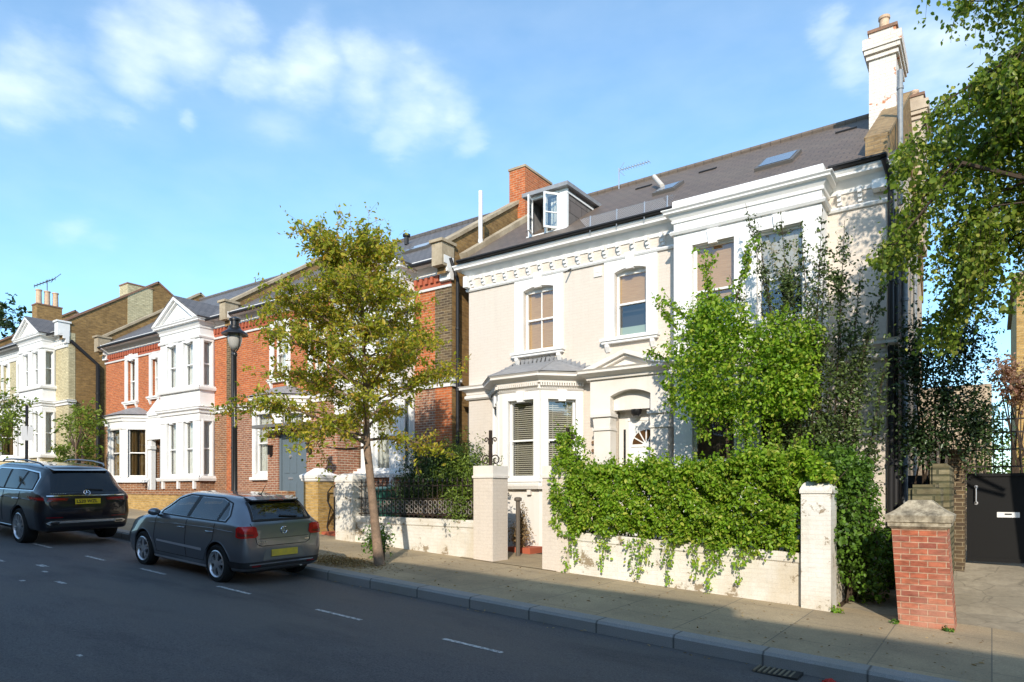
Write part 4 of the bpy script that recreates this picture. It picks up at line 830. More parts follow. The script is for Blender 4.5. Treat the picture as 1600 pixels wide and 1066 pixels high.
mb = MB(); mb.tube([(-.25,15.99,2.24), (-.25,15.94,2.22), (-.25,15.94,1.95), (-.25,15.99,1.93)], .014, 6); mb.lathe((-.25,15.995,2.24), [(0,-.01), (.035,-.008), (.035,.0)], 8, 'y'); mb.lathe((-.25,15.995,1.93), [(0,-.01), (.035,-.008), (.035,.0)], 8, 'y'); mb.build('handle', M_galv, GT)
RT = thing('spiked_railing', (.4,16.2,2.5), 'black spiked railing standing above the black gate', 'railing')
for z in (2.62,2.95,3.28,3.53): mb = MB(); mb.box(-.42, 1.6, 16.19, 16.215, z, z+.03); mb.build('rail', M_iron, RT)
bar0 = None
def rep(src, x, y, z, par):
    c = src.copy(); COL.objects.link(c); c.parent = par; c.location = src.location + Vector((x, y, z)); return c
mb = MB(); mb.tube([(-.25,16.2,2.5), (-.25,16.2,3.62)], .009, 6); mb.lathe((-.25,16.2,3.6), [(.009,0), (.02,.03), (0,.12)], 6); bar0 = mb.build('bar', M_iron, RT)
for i in range(1, 13): rep(bar0, .14*i, 0, 0, RT)
# black sign board on the far wall, cream wall and yellow building behind
mb = MB(); mb.box(-2.2, -.0, 21.9, 22.1, .4, 5.0); setp(mb.build('rear_wall', M_side), 'pale rendered wall in shade behind the gate and shrubs', 'wall')
mb = MB(); mb.box(-1.55, -1.05, 17.0, 17.05, 1.9, 2.5); mb.box(-1.33, -1.27, 17.0, 17.05, .3, 1.9); setp(mb.build('black_board', M_blackr), 'small black board on a stake in shade behind the leaning pillar', 'board')
YB = thing('yellow_brick_building', (3.5,28,.5), 'yellow brick building in sun beyond the gate, far right', 'building')
mb = MB(); mb.box(.62, 7, 26, 34, 0, 8.7); mb.build('wall', M_ystock, YB)
mb = MB(); mb.box(.5, 7.1, 25.9, 34.1, 8.7, 8.85); mb.build('coping', M_coping, YB)
mb = MB(); mb.box(.95, 1.6, 25.97, 26.03, 3.0, 4.8); w = mb.build('window', M_frame, YB); mb = MB(); mb.box(1.0, 1.55, 25.95, 25.97, 3.05, 4.75); mb.build('glass_pane', mat('skylight_glass', (.16,.2,.26), .06, .9), w)
# railings of the second house
RL = thing('iron_railing', (-11.1,11.86,1.55), 'black spear-topped iron railing with scrolled lower panels on the low white wall', 'railing')
for z in (1.60,1.98,2.28): mb = MB(); mb.box(-13.05, -9.22, 11.845, 11.875, z, z+.025); mb.build('rail', M_iron, RL)
mb = MB(); mb.tube([(-12.95,11.86,1.53), (-12.95,11.86,2.36)], .011, 6); mb.lathe((-12.95,11.86,2.34), [(.011,0), (.028,.05), (0,.15)], 6); b0_ = mb.build('bar', M_iron, RL)
for i in range(1, 26): rep(b0_, .148*i, 0, 0, RL)
mb = MB()
for (cz, r) in ((1.70,.05), (1.80,.05), (1.90,.05)): mb.tube([(-12.876+r*math.cos(2*PI*k/12), 11.86, cz+r*math.sin(2*PI*k/12)) for k in range(13)], .011, 5, caps=False)
s0_ = mb.build('scroll', mat('grey_iron', (.22,.20,.18), .6), RL)
for i in range(1, 25): rep(s0_, .148*i, 0, 0, RL)
def wbin(x, y, z, m, lid, label):
    T = thing('wheelie_bin', (x,y,z), label, 'bin', 'wheelie bins'); mb = MB()
    mb.add([(x-.24,y-.26,z),(x+.24,y-.26,z),(x+.24,y+.26,z),(x-.24,y+.26,z),(x-.29,y-.36,z+1.2),(x+.29,y-.36,z+1.2),(x+.29,y+.34,z+1.2),(x-.29,y+.34,z+1.2)], [(0,3,2,1),(4,5,6,7),(0,1,5,4),(1,2,6,5),(2,3,7,6),(3,0,4,7)]); mb.build('body', m, T, bevel=.03)
    mb = MB(); mb.slab([(x-.31,y-.40,z+1.25),(x+.31,y-.40,z+1.25),(x+.31,y+.38,z+1.36),(x-.31,y+.38,z+1.36)], .05); mb.build('lid', lid, T, bevel=.015)
    for s in (-1, 1): mb = MB(); mb.tube([(x+s*.25,y+.3,z+.1), (x+s*.30,y+.3,z+.1)], .1, 12); mb.build('wheel', M_blackr, T)
    mb = MB(); mb.tube([(x-.28,y+.42,z+1.18), (x+.28,y+.42,z+1.18)], .02, 6); mb.build('handle', M_blackr, T)
wbin(-13.35, 13.1, .98, mat('green_bin', (.05,.20,.15), .5), mat('teal_bin_lid', (.08,.30,.24), .45), 'green wheelie bin with teal lid glimpsed behind the railings')
wbin(-12.3, 13.1, .95, M_blackr, mat('grey_bin_lid', (.22,.23,.25), .5), 'black wheelie bin with grey lid behind the railings and tree trunk')
MC = thing('meter_cabinet', (-14.35,12.5,1.0), 'tall black and grey metal cabinet between the yellow and white pillars', 'cabinet')
mb = MB(); mb.box(-14.60, -14.15, 12.35, 12.7, 1.12, 2.02); mb.build('door_panel', M_blackr, MC, bevel=.01)
mb = MB(); mb.box(-14.60, -14.15, 12.36, 12.7, 2.022, 2.26); mb.build('grey_panel', mat('cabinet_grey', (.20,.19,.18), .5), MC)
mb = MB(); mb.box(-14.56, -14.19, 12.33, 12.6, 2.262, 2.36); mb.build('hood', M_blackr, MC, bevel=.02)
mb = MB(); mb.tube([(-14.62,12.33,2.3), (-14.76,12.3,2.15), (-14.78,12.3,1.9), (-14.66,12.3,1.72), (-14.72,12.3,1.5), (-14.8,12.3,1.2), (-14.7,12.28,1.0), (-14.3,12.28,.98)], .018, 6); mb.build('cable', M_blackr, MC)
mb = MB(); mb.box(-14.78, -13.72, 12.1, 12.9, .85, 1.08); setp(mb.build('brick_step', M_redtile), 'red brick step under the black cabinet', 'step')

# ================================================================ street furniture
LX, LY = -13.62, 8.78; lz = gp(LX)
LP = thing('street_lamp', (LX,LY,lz), 'tall black street lamp with a dished shade and clear bowl behind the grey hatchback', 'street lamp')
mb = MB(); mb.lathe((LX,LY,lz), [(.10,0), (.10,.9), (.075,1.0), (.075,1.05), (.055,1.12), (.048,2.6), (.055,2.62), (.055,2.68), (.044,2.7), (.038,4.2), (.05,4.22), (.05,4.28), (.03,4.3)], 14); mb.build('column', M_black, LP, smooth=True)
hz = lz+4.28; mb = MB()
for s in (-1, 1): mb.tube([(LX,LY,hz), (LX+s*.13,LY,hz+.08), (LX+s*.17,LY,hz+.25), (LX+s*.14,LY,hz+.42)], .012, 6)
mb.build('bracket', M_black, LP)
mb = MB(); mb.lathe((LX,LY,hz), [(.28,.40), (.27,.43), (.17,.50), (.12,.54), (.12,.58), (.09,.60), (.09,.70), (.12,.71), (.12,.75), (.05,.79), (0,.80)], 20); mb.lathe((LX,LY,hz), [(.28,.398), (.15,.44), (0,.45)], 20); mb.build('shade', M_black, LP, smooth=True)
mb = MB(); mb.lathe((LX,LY,hz), [(.15,.42), (.15,.3), (.12,.16), (.06,.08), (0,.07)], 16)
gb = mat('lamp_bowl', (.42,.41,.38), .15, .6); mb.build('bowl', gb, LP, smooth=True)
# sign post far left
sx_, sy_ = -24.9, 8.8; SPT = thing('parking_sign_post', (sx_,sy_,gp(sx_)), 'slim dark post with a small white plate, beyond the black car', 'sign')
mb = MB(); mb.tube([(sx_,sy_,gp(sx_)), (sx_+.05,sy_,gp(sx_)+3.3)], .045, 8); mb.build('post', M_black, SPT)
mb = MB(); mb.box(sx_+.06, sx_+.08, sy_-.16, sy_+.16, gp(sx_)+2.2, gp(sx_)+2.65); mb.build('plate', M_frame, SPT)
# gully grating and red leaf
DG = thing('drain_grating', (-1.98,8.06,gz(-1.98)), 'rusty iron gully grating in the road against the kerb', 'drain')
mb = MB(); mb.box(-2.24, -1.74, 7.88, 8.2, gz(-2)-.06, gz(-2)-.012); mb.build('frame', mat('gully_dark', (.02,.018,.015), .9), DG)
for i in range(9): mb = MB(); x = -2.22+.055*i; mb.box(x, x+.024, 7.9, 8.18, gz(x)-.03, gz(x)-.002); mb.build('bar', mat('rusty_grating', (.17,.14,.09), .8), DG)

# ================================================================ the row of houses opposite, behind the camera: it shades the road
for i in range(15):
    xa = 48-7*(i+1); xb = xa+6.995; tz = 9.85-G*(xa+3.5)+(.6 if i < 7 else 0)
    T = thing('opposite_house', (xa+3.5,-6.6,gz(xa+3.5)), 'stock brick house across the road, behind the viewer', 'house', 'houses across the road')
    fr = Fr(xb, -6.6, PI); hs_ = [(a, a+1.1, z, z+1.8) for a in (1.0, 2.95, 4.9) for z in (gz(xa)+1.2, gz(xa)+4.3, gz(xa)+7.2)]
    mb = MB(); mb.wallf(fr, 0, 6.995, gz(xa)-1, tz, hs_, th=.2); mb.quad((xa,-6.6,-2), (xa,-15,-2), (xa,-15,tz), (xa,-6.6,tz)); mb.quad((xb,-6.6,-2), (xb,-15,-2), (xb,-15,tz), (xb,-6.6,tz)); mb.quad((xa,-15,-2), (xb,-15,-2), (xb,-15,tz), (xa,-15,tz)); mb.quad((xa,-6.6,tz), (xb,-6.6,tz), (xb,-15,tz), (xa,-15,tz)); mb.build('wall', M_stock, T, recalc=False)
    mb = MB(); mb.boxf(fr, 0, 6.995, 0, .15, tz-.25, tz+.002); mb.build('cornice', M_white, T)
    for h in hs_:
        mb = MB()
        for a, b, c, d in ((h[0],h[0]+.07,h[2],h[3]), (h[1]-.07,h[1],h[2],h[3]), (h[0]+.07,h[1]-.07,h[3]-.07,h[3]), (h[0]+.07,h[1]-.07,h[2],h[2]+.1), (h[0]+.07,h[1]-.07,(h[2]+h[3])/2-.03,(h[2]+h[3])/2+.03)): mb.boxf(fr, a, b, -.18, -.12, c, d)
        w = mb.build('window', M_frame, T); mb = MB(); mb.boxf(fr, h[0], h[1], -.2, -.19, h[2], h[3]); mb.build('glass_pane', mat('dark_glass', (.03,.035,.04), .04, .8), w)

for i in range(3):                                 # unseen houses to the right, added to darken the reflections in the cars
    xa = 10+11*i; T = thing('unseen_house', (xa+5,15,gz(xa+5)), 'unseen stock brick house added down the street to darken the car reflections', 'house', 'added unseen houses')
    mb = MB(); mb.box(xa, xa+10, 15, 24, -3, 8.4-.058*xa); mb.build('wall', M_stock, T)
    mb = MB(); mb.add([(xa-.2,14.7,8.4-.058*xa),(xa+10.2,14.7,8.4-.058*xa),(xa+10.2,24.3,8.4-.058*xa),(xa-.2,24.3,8.4-.058*xa),(xa-.2,19.5,11.3-.058*xa),(xa+10.2,19.5,11.3-.058*xa)], [(0,1,5,4),(3,4,5,2),(0,4,3),(1,2,5),(0,3,2,1)]); mb.build('roof', M_slate2, T)

# ================================================================ cars
def catmull(xs, ys, q):
    xs, ys = np.array(xs, float), np.array(ys, float); h = np.diff(xs); d = np.diff(ys)/h
    m = np.zeros(len(xs)); m[1:-1] = np.where(d[:-1]*d[1:] > 0, 2*d[:-1]*d[1:]/(d[:-1]+d[1:]+1e-12), 0); m[0] = d[0]; m[-1] = d[-1]
    i = np.clip(np.searchsorted(xs, q)-1, 0, len(h)-1); t = (q-xs[i])/h[i]
    return (2*t**3-3*t**2+1)*ys[i]+(t**3-2*t**2+t)*h[i]*m[i]+(-2*t**3+3*t**2)*ys[i+1]+(t**3-t**2)*h[i]*m[i+1]
def carpaint(name, c, flake=.25):
    def f(t, b):
        lw = N(t, 'ShaderNodeLayerWeight'); lw.inputs[0].default_value = .3
        col = mixc(t, lw.outputs['Facing'], c, tuple(min(1, x*.6) for x in c)); t.links.new(col, b.inputs['Base Color'])
    return mat(name, c, .28, .3 if flake < .3 else .5, flake, fn=f, Coat_Weight=1.0, Coat_Roughness=.015)
M_glossy = mat('car_glass', (.008,.010,.012), .03, .6)
M_glossg = mat('car_rear_glass', (.012,.022,.018), .03, .9)
M_tyre = mat('tyre_rubber', (.018,.018,.018), .85, .2)
M_rim = mat('alloy', (.62,.62,.64), .28, .5, metal=.85)
M_chrome = mat('chrome', (.8,.8,.82), .1, .6, metal=1)
M_redl = mat('red_lamp', (.42,.006,.008), .2, .5)
M_redd = mat('dark_red_lamp', (.16,.006,.01), .12, .8)
M_plate = mat('yellow_plate', (.72,.50,.02), .45, .4)
M_clear = mat('clear_lamp', (.6,.6,.62), .15, .8)
M_trim = mat('cabin_trim', (.035,.035,.035), .8, .2)
M_under = mat('underbody', (.01,.01,.01), .9)
def ellipsoid(mb, c, r, n=14, k=8):
    return mb.lathe((0,0,0), [], 3) if False else mb.add([(c[0]+r[0]*math.sin(PI*i/k)*math.cos(2*PI*j/n), c[1]+r[1]*math.sin(PI*i/k)*math.sin(2*PI*j/n), c[2]+r[2]*math.cos(PI*i/k)) for i in range(k+1) for j in range(n)], [(i*n+j, (i+1)*n+j, (i+1)*n+(j+1)%n, i*n+(j+1)%n) for i in range(k) for j in range(n)])
class Car:
    def __init__(s, name, label, st, cabin, paint, arches):
        s.T = thing(name, (0,0,0), label, 'car'); s.paint = paint
        names = ['x','zb','ws','zs','wm','zm','wb','zbel','wr','zt']; A = {n: [r[i] for r in st] for i, n in enumerate(names)}
        xs = np.unique(np.concatenate([np.linspace(st[0][0], st[-1][0], 120), [r[0] for r in st]]))
        I = {n: catmull(A['x'], A[n], xs) for n in names[1:]}
        ringn = 34; V = []
        for k, x in enumerate(xs):
            g = {n: float(I[n][k]) for n in I}
            r = min(.14, max(.02, (g['zt']-g['zbel'])*.35))
            pts = [(0,g['zb']), (g['ws']*.8,g['zb']), (g['ws']-.02,g['zb']+.02), (g['ws'],g['zs']), (g['wm'],g['zm']), (g['wb']+.004,g['zbel']-.05), (g['wb']-.012,g['zbel']), (g['wr']+(g['wb']-g['wr'])*.5,g['zbel']+(g['zt']-r-g['zbel'])*.5), (g['wr'],g['zt']-r), (g['wr']*.93,g['zt']-r*.42), (g['wr']*.72,g['zt']-r*.1), (0,g['zt'])]
            d = [0]
            for a, b in zip(pts[:-1], pts[1:]): d.append(d[-1]+max(.01, math.hypot(a[0]-b[0], a[1]-b[1]))**.6)
            d = np.array(d); q = np.linspace(0, d[-1], ringn)
            q = np.sort(np.concatenate([q[1:-1], d])); q = q[:ringn+10]
            yy = np.interp(q, d, [p[0] for p in pts]); zz = np.interp(q, d, [p[1] for p in pts])
            # light smoothing of the section
            for _ in range(3):
                yy[2:-1] = .25*yy[1:-2]+.5*yy[2:-1]+.25*yy[3:]; zz[2:-1] = .25*zz[1:-2]+.5*zz[2:-1]+.25*zz[3:]
            V.append([(x, y, z) for y, z in zip(yy, zz)])
        m = len(V[0]); full = [[*r, *[(x, -y, z) for x, y, z in r[-2:0:-1]]] for r in V]; M = len(full[0])
        v = [p for r in full for p in r]; f = []
        for i in range(len(full)-1):
            for k in range(M): f.append((i*M+k, i*M+(k+1)%M, (i+1)*M+(k+1)%M, (i+1)*M+k))
        f += [tuple(range(M)), tuple((len(full)-1)*M+k for k in range(M))[::-1]]
        bm = bmesh.new(); bv = [bm.verts.new(p) for p in v]
        for q in f: bm.faces.new([bv[i] for i in q])
        bmesh.ops.recalc_face_normals(bm, faces=bm.faces)
        me = bpy.data.meshes.new('body'); bm.to_mesh(me); s.bvh = BVHTree.FromBMesh(bm); bm.free()
        me.polygons.foreach_set('use_smooth', [True]*len(me.polygons)); me.materials.append(paint); me.materials.append(M_under)
        body = bpy.data.objects.new('body', me); COL.objects.link(body)
        cut = MB()
        s.cab = cabin
        for (x, z, r) in arches: cut.tube([(x,-1.2,z), (x,-.55,z)], r, 40); cut.tube([(x,.55,z), (x,1.2,z)], r, 40)
        co = cut.build('cutter', M_under, None, uv=False)
        md = body.modifiers.new('b', 'BOOLEAN'); md.operation = 'DIFFERENCE'; md.object = co; md.solver = 'EXACT'
        try: md.material_mode = 'TRANSFER'
        except Exception: pass
        extra = []
        for kind, poly, a, b in (cabin or []):
            cb = MB()
            if kind == 'y': vs = [(p[0], a, p[1]) for p in poly]+[(p[0], b, p[1]) for p in poly]
            elif kind == 'x': vs = [(a, p[0], p[1]) for p in poly]+[(b, p[0], p[1]) for p in poly]
            else: vs = [(p[0], p[1], a) for p in poly]+[(p[0], p[1], b) for p in poly]
            n = len(poly); cb.add(vs, [tuple(range(n)), tuple(range(2*n-1,n-1,-1))]+[(i,n+i,n+(i+1)%n,(i+1)%n) for i in range(n)])
            c2 = cb.build('cutter', M_trim, None, uv=False); extra.append(c2)
            m2 = body.modifiers.new('c', 'BOOLEAN'); m2.operation = 'DIFFERENCE'; m2.object = c2; m2.solver = 'EXACT'
            try: m2.material_mode = 'TRANSFER'
            except Exception: pass
        dg = bpy.context.evaluated_depsgraph_get(); nm = bpy.data.meshes.new_from_object(body.evaluated_get(dg)); body.modifiers.clear(); body.data = nm
        bpy.data.objects.remove(co); [bpy.data.objects.remove(e) for e in extra]; nm.set_sharp_from_angle(angle=.6); s.body = body; body.parent = s.T; ORG['body'] = Vector(); ORG[body.name] = Vector()
        # lips round the arches
        for (x, z, r) in arches:
            for sd in (-1, 1):
                pts = []
                for i in range(33):
                    q = -.15+(PI+.3)*i/32; px, pz = x+r*math.cos(q), z+r*math.sin(q)
                    h = s.bvh.ray_cast(Vector((px, sd*2, pz)), Vector((0,-sd,0)))
                    if h[0]: pts.append(h[0]+Vector((0,-sd*.012,0)))
                if len(pts) > 4: mb = MB(); mb.tube(pts, .016, 6); mb.build('arch_lip', paint, s.T, smooth=True)
    def proj(s, name, poly, mode, m, eps=.004, grid=.05, parent=None, smooth=True, o=None):
        """polygon drawn in a plane of the car, laid onto the body: side views (x,z), rear view (y,z), or a corner view"""
        if mode in ('L', 'R'):
            sd = 1 if mode == 'L' else -1; org, ua, dr = Vector((0, sd*3, 0)), Vector((1,0,0)), Vector((0,-sd,0))
        elif mode == 'B': org, ua, dr = Vector((-4, 0, 0)), Vector((0,1,0)), Vector((1,0,0))
        elif mode == 'F': org, ua, dr = Vector((9, 0, 0)), Vector((0,1,0)), Vector((-1,0,0))
        elif mode == 'T': org, ua, dr = Vector((0, 0, 4)), Vector((1,0,0)), Vector((0,0,-1))
        else:                                       # corner: u runs round the left or right rear corner
            sd = 1 if mode == 'CL' else -1; a = o or .9
            dr = Vector((math.cos(a), -sd*math.sin(a), 0)); ua = Vector((math.sin(a), sd*math.cos(a), 0)); org = Vector((0,0,0))-dr*4
        va = Vector((0,1,0)) if mode == 'T' else Vector((0,0,1))
        bm = bmesh.new(); bm.faces.new([bm.verts.new((p[0], p[1], 0)) for p in poly])
        us = [p[0] for p in poly]; vs = [p[1] for p in poly]
        for ax, lo, hi in ((0, min(us), max(us)), (1, min(vs), max(vs))):
            k = int((hi-lo)/grid)+1
            for i in range(1, k):
                c = lo+(hi-lo)*i/k; co = (c,0,0) if ax == 0 else (0,c,0); no = (1,0,0) if ax == 0 else (0,1,0)
                bmesh.ops.bisect_plane(bm, geom=bm.verts[:]+bm.edges[:]+bm.faces[:], plane_co=co, plane_no=no)
        for v in bm.verts:
            p = org+ua*v.co.x+va*v.co.y; h = s.bvh.ray_cast(p, dr)
            v.co = h[0]+h[1]*eps if h[0] else p+dr*(4 if mode[0] == 'C' else 2.2)
        bmesh.ops.triangulate(bm, faces=[f for f in bm.faces if len(f.verts) > 4])
        cen = [f for f in bm.faces]
        for f in cen:
            f.normal_update()
            if f.normal.dot(-dr) < 0: f.normal_flip()
        me = bpy.data.meshes.new(name); bm.to_mesh(me); bm.free(); me.materials.append(m)
        me.polygons.foreach_set('use_smooth', [smooth]*len(me.polygons))
        ob = bpy.data.objects.new(name, me); COL.objects.link(ob); ob.parent = parent or s.T; ORG[ob.name] = Vector(); return ob
    def line(s, name, pts, mode, m, r=.004, parent=None, lift=0):
        sd = {'L': 1, 'R': -1}.get(mode, 0); P = []
        for (a, b), (c, d) in zip(pts[:-1], pts[1:]):
            k = max(2, int(math.hypot(a-c, b-d)/.04))
            for i in range(k): P.append((a+(c-a)*i/k, b+(d-b)*i/k))
        P.append(pts[-1]); Q = []
        for u, w in P:
            if sd: h = s.bvh.ray_cast(Vector((u, sd*3, w)), Vector((0,-sd,0)))
            elif mode == 'T': h = s.bvh.ray_cast(Vector((u, w, 4)), Vector((0,0,-1)))
            else: h = s.bvh.ray_cast(Vector((-4, u, w)), Vector((1,0,0)))
            if h[0]: Q.append(h[0]+h[1]*lift)
        mb = MB(); mb.tube(Q, r, 6); return mb.build(name, m, parent or s.T, smooth=True)
    def wheel(s, x, y, r, w, side, spokes, rimr):
        c = (x, y, r); sg = side
        mb = MB(); mb.lathe(c, [(rimr-.01,-w/2), (r-.03,-w/2), (r-.006,-w/2+.025), (r,-w/4), (r,w/4), (r-.006,w/2-.025), (r-.03,w/2), (rimr+.012,w/2-.004), (rimr-.005,w/2-.02)], 40, 'y')
        for q in (-.06, -.02, .02, .06):
            pass
        W_ = mb.build('wheel', M_tyre, s.T, smooth=True)
        mb = MB(); mb.lathe(c, [(rimr+.012, sg*(w/2-.006)), (rimr-.004, sg*(w/2+.004)), (rimr-.018, sg*(w/2-.008)), (rimr-.03, sg*(w/2-.05)), (rimr-.04,-sg*w/2)], 40, 'y'); mb.build('rim', M_rim, W_, smooth=True)
        mb = MB(); mb.lathe(c, [(rimr-.03, sg*(w/2-.075)), (0, sg*(w/2-.08))], 30, 'y'); mb.build('brake_shield', M_under, W_)
        mb = MB(); n, twin, wd = spokes; yo = y+sg*(w/2-.012)
        for k in range(n):
            for t in ((-1, 1) if twin else (0,)):
                a0 = 2*PI*k/n+PI/2; a1 = a0+t*twin
                ci, si, co_, so_ = math.cos(a0+t*twin*.35), math.sin(a0+t*twin*.35), math.cos(a1), math.sin(a1)
                ri, ro = .05, rimr-.012; pi_ = Vector((x+ri*ci, 0, r+ri*si)); po = Vector((x+ro*co_, 0, r+ro*so_)); d = (po-pi_).normalized(); nn = Vector((-d.z, 0, d.x))
                q = []
                for p, ww, yd in ((pi_, wd*.8, 0), (po, wd*1.1, -.004)):
                    for e in (-1, 1):
                        for dy in (0, -.035): q.append(Vector((p.x+nn.x*e*ww, yo+sg*(yd+dy), p.z+nn.z*e*ww)))
                mb.add(q, [(0,2,6,4), (1,5,7,3), (0,4,5,1), (2,3,7,6), (0,1,3,2), (4,6,7,5)])
        mb.lathe(c, [(.075, sg*(w/2-.045)), (.07, sg*(w/2-.012)), (.03, sg*(w/2-.006)), (0, sg*(w/2-.006))], 16, 'y'); mb.build('spokes', M_rim, W_)
    def place(s, X, Y, yaw=0, roll=0):
        f = Vector((-1,0,G)).normalized(); f = Matrix.Rotation(yaw, 3, 'Z') @ f; u = Vector((G,0,1)); l = u.cross(f).normalized(); u = f.cross(l)
        R = Matrix((f, l, u)).transposed() @ Matrix.Rotation(roll, 3, 'X')
        s.T.matrix_world = Matrix.Translation((X, Y, gz(X))) @ R.to_4x4() @ Matrix.Diagonal((*s.T.scale, 1))
def rrect(a, b, c, d, r=.03):
    out = []
    for cx, cy, q0 in ((b-r,d-r,0), (a+r,d-r,PI/2), (a+r,c+r,PI), (b-r,c+r,3*PI/2)):
        for i in range(4): q = q0+PI/2*i/3; out.append((cx+r*math.cos(q), cy+r*math.sin(q)))
    return out
def text_mesh(name, txt, size, m, parent, origin, xd, yd, ext=.002):
    cu = bpy.data.curves.new('t', 'FONT'); cu.body = txt; cu.size = size; cu.extrude = ext; cu.align_x = 'CENTER'; cu.align_y = 'CENTER'; cu.offset = size*.02
    o = bpy.data.objects.new('t', cu); COL.objects.link(o); dg = bpy.context.evaluated_depsgraph_get()
    me = bpy.data.meshes.new_from_object(o.evaluated_get(dg)); bpy.data.objects.remove(o)
    z = xd.cross(yd); Mx = Matrix((xd, yd, z)).transposed().to_4x4(); Mx.translation = origin; me.transform(Mx); me.name = name
    me.materials.clear(); me.materials.append(m); ob = bpy.data.objects.new(name, me); COL.objects.link(ob); ob.parent = parent; return ob

# --- grey hatchback.  x=0 rear axle, +x front, left side +y faces the road
P = [  # x     zb   ws   zs   wm   zm   wb   zbel  wr   ztop
 (-.705,.36,.60,.44,.66,.50,.64,.62,.55,.66),
 (-.690,.30,.68,.40,.735,.52,.72,.74,.60,.84),
 (-.665,.27,.73,.36,.785,.54,.755,.93,.60,1.02),
 (-.62, .24,.76,.32,.81,.56,.775,.985,.60,1.11),
 (-.52, .22,.775,.30,.825,.58,.79,.995,.595,1.25),
 (-.40, .21,.78,.28,.835,.58,.80,1.0,.585,1.37),
 (-.29, .20,.785,.27,.838,.58,.803,1.0,.58,1.43),
 (-.10, .19,.79,.26,.840,.58,.805,.995,.58,1.45),
 (.50, .18,.79,.25,.840,.58,.806,.985,.59,1.465),
 (1.20,.18,.79,.25,.840,.58,.806,.97,.60,1.46),
 (1.60,.18,.79,.25,.840,.58,.806,.965,.595,1.405),
 (1.95,.18,.79,.25,.840,.58,.805,.96,.60,1.235),
 (2.35,.18,.79,.25,.838,.58,.80,.945,.64,1.04),
 (2.60,.18,.785,.26,.835,.58,.785,.91,.66,.985),
 (2.95,.19,.77,.27,.815,.56,.74,.83,.62,.90),
 (3.15,.21,.72,.30,.765,.53,.68,.70,.56,.76),
 (3.24,.24,.63,.34,.68,.50,.60,.60,.50,.64),
 (3.27,.28,.50,.38,.55,.48,.50,.52,.42,.56)]
GREY = carpaint('metallic_grey_paint', (.20,.21,.235), .75)
FW = [(1.05,1.04),(.975,1.365),(1.22,1.368),(1.55,1.28),(1.87,1.10),(1.91,1.04)]; RW = [(.11,1.045),(.05,1.33),(.20,1.368),(.83,1.368),(.92,1.04)]; QW = [(-.12,1.06),(-.15,1.13),(-.05,1.285),(-.03,1.285),(.02,1.055)]; BW_ = [(-.54,1.085),(-.48,1.355),(.48,1.355),(.54,1.085)]
CAB = [('y', [(-.40,.70),(-.38,1.10),(-.22,1.355),(1.45,1.372),(1.82,1.16),(2.06,.97),(2.06,.70)], -.535, .535)]
for s_ in (1,-1): CAB += [('y', w, s_*.5, s_*1.3) for w in (FW, RW, QW)]
CAB += [('x', BW_, -1.2, -.3), ('z', [(1.72,-.5),(1.72,.5),(2.12,.54),(2.12,-.54)], 1.03, 1.7)]
M_see = _glass('clear_car_glass', (.55,.62,.56), .07); M_seeg = _glass('green_car_glass', (.40,.55,.42), .06)
C = Car('grey_hatchback', 'dark metallic grey five-door hatchback with blank yellow plate, parked nearest the camera', P, CAB, GREY, [(0,.325,.375), (2.47,.325,.375)])
for sd in ('L', 'R'):
    C.proj('window_trim', [(-.20,.955),(-.26,1.10),(-.10,1.375),(.30,1.405),(1.25,1.395),(1.62,1.305),(2.17,.99),(2.12,.945),(1.0,.945)], sd, M_blackr, .003) if False else None
    C.line('window_trim', [(-.18,1.03),(-.22,1.13),(-.09,1.325),(.22,1.395),(1.24,1.392),(1.58,1.30),(1.97,1.07),(1.95,1.02),(1.0,1.02),(-.18,1.03)], sd, M_blackr, .013)
    C.proj('door_pillar', [(1.035,1.035),(.935,1.035),(.85,1.38),(.96,1.38)], sd, M_blackr, .004, .04); C.proj('door_pillar', [(.095,1.04),(.035,1.04),(-.02,1.30),(.04,1.345)], sd, M_blackr, .004, .04)
    C.proj('front_window', FW, sd, M_see, .002)
    C.proj('rear_window', RW, sd, M_see, .002)
    C.proj('quarter_window', QW, sd, M_see, .002)
    C.line('door_seam', [(.98,.99),(.98,.34)], sd, M_under, .005); C.line('door_seam', [(.10,.99),(.12,.72),(.34,.50),(.42,.34)], sd, M_under, .005); C.line('door_seam', [(2.02,.99),(2.05,.60),(2.0,.34)], sd, M_under, .005)
    C.line('sill_seam', [(.40,.335),(2.05,.335)], sd, M_under, .005)
    C.line('shoulder_crease', [(-.45,.885),(.2,.90),(1.2,.885),(2.3,.84)], sd, GREY, .010, lift=-.004)
    C.proj('rubbing_strip', [(.45,.50),(.45,.545),(1.95,.56),(1.95,.525)], sd, mat('satin_grey_strip', (.55,.56,.60), .3, metal=.5), .008)
    C.proj('sill_strip', [(.36,.23),(.36,.268),(2.10,.268),(2.10,.23)], sd, M_chrome if False else mat('satin_grey_strip', (.25,.26,.29), .3, metal=.6), .008)
    s_ = 1 if sd == 'L' else -1
    for x in (1.12, .22):
        h = C.bvh.ray_cast(Vector((x, s_*3, .84)), Vector((0,-s_,0)))[0]; mb = MB(); mb.tube([(x-.09,h.y-s_*.002,.84), (x-.07,h.y+s_*.028,.843), (x+.07,h.y+s_*.028,.843), (x+.09,h.y-s_*.002,.84)], .014, 8); mb.build('door_handle', GREY, C.T, smooth=True)
    h = C.bvh.ray_cast(Vector((1.93, s_*3, 1.0)), Vector((0,-s_,0)))[0]; mb = MB()
    ellipsoid(mb, (1.95, h.y+s_*.12, 1.05), (.07,.115,.068))
    mi = mb.build('door_mirror', GREY, C.T, smooth=True); mb = MB(); mb.box(1.89, 1.95, min(h.y-s_*.02, h.y+s_*.06), max(h.y-s_*.02, h.y+s_*.06), .965, 1.0); mb.build('mirror_stalk', M_blackr, mi)
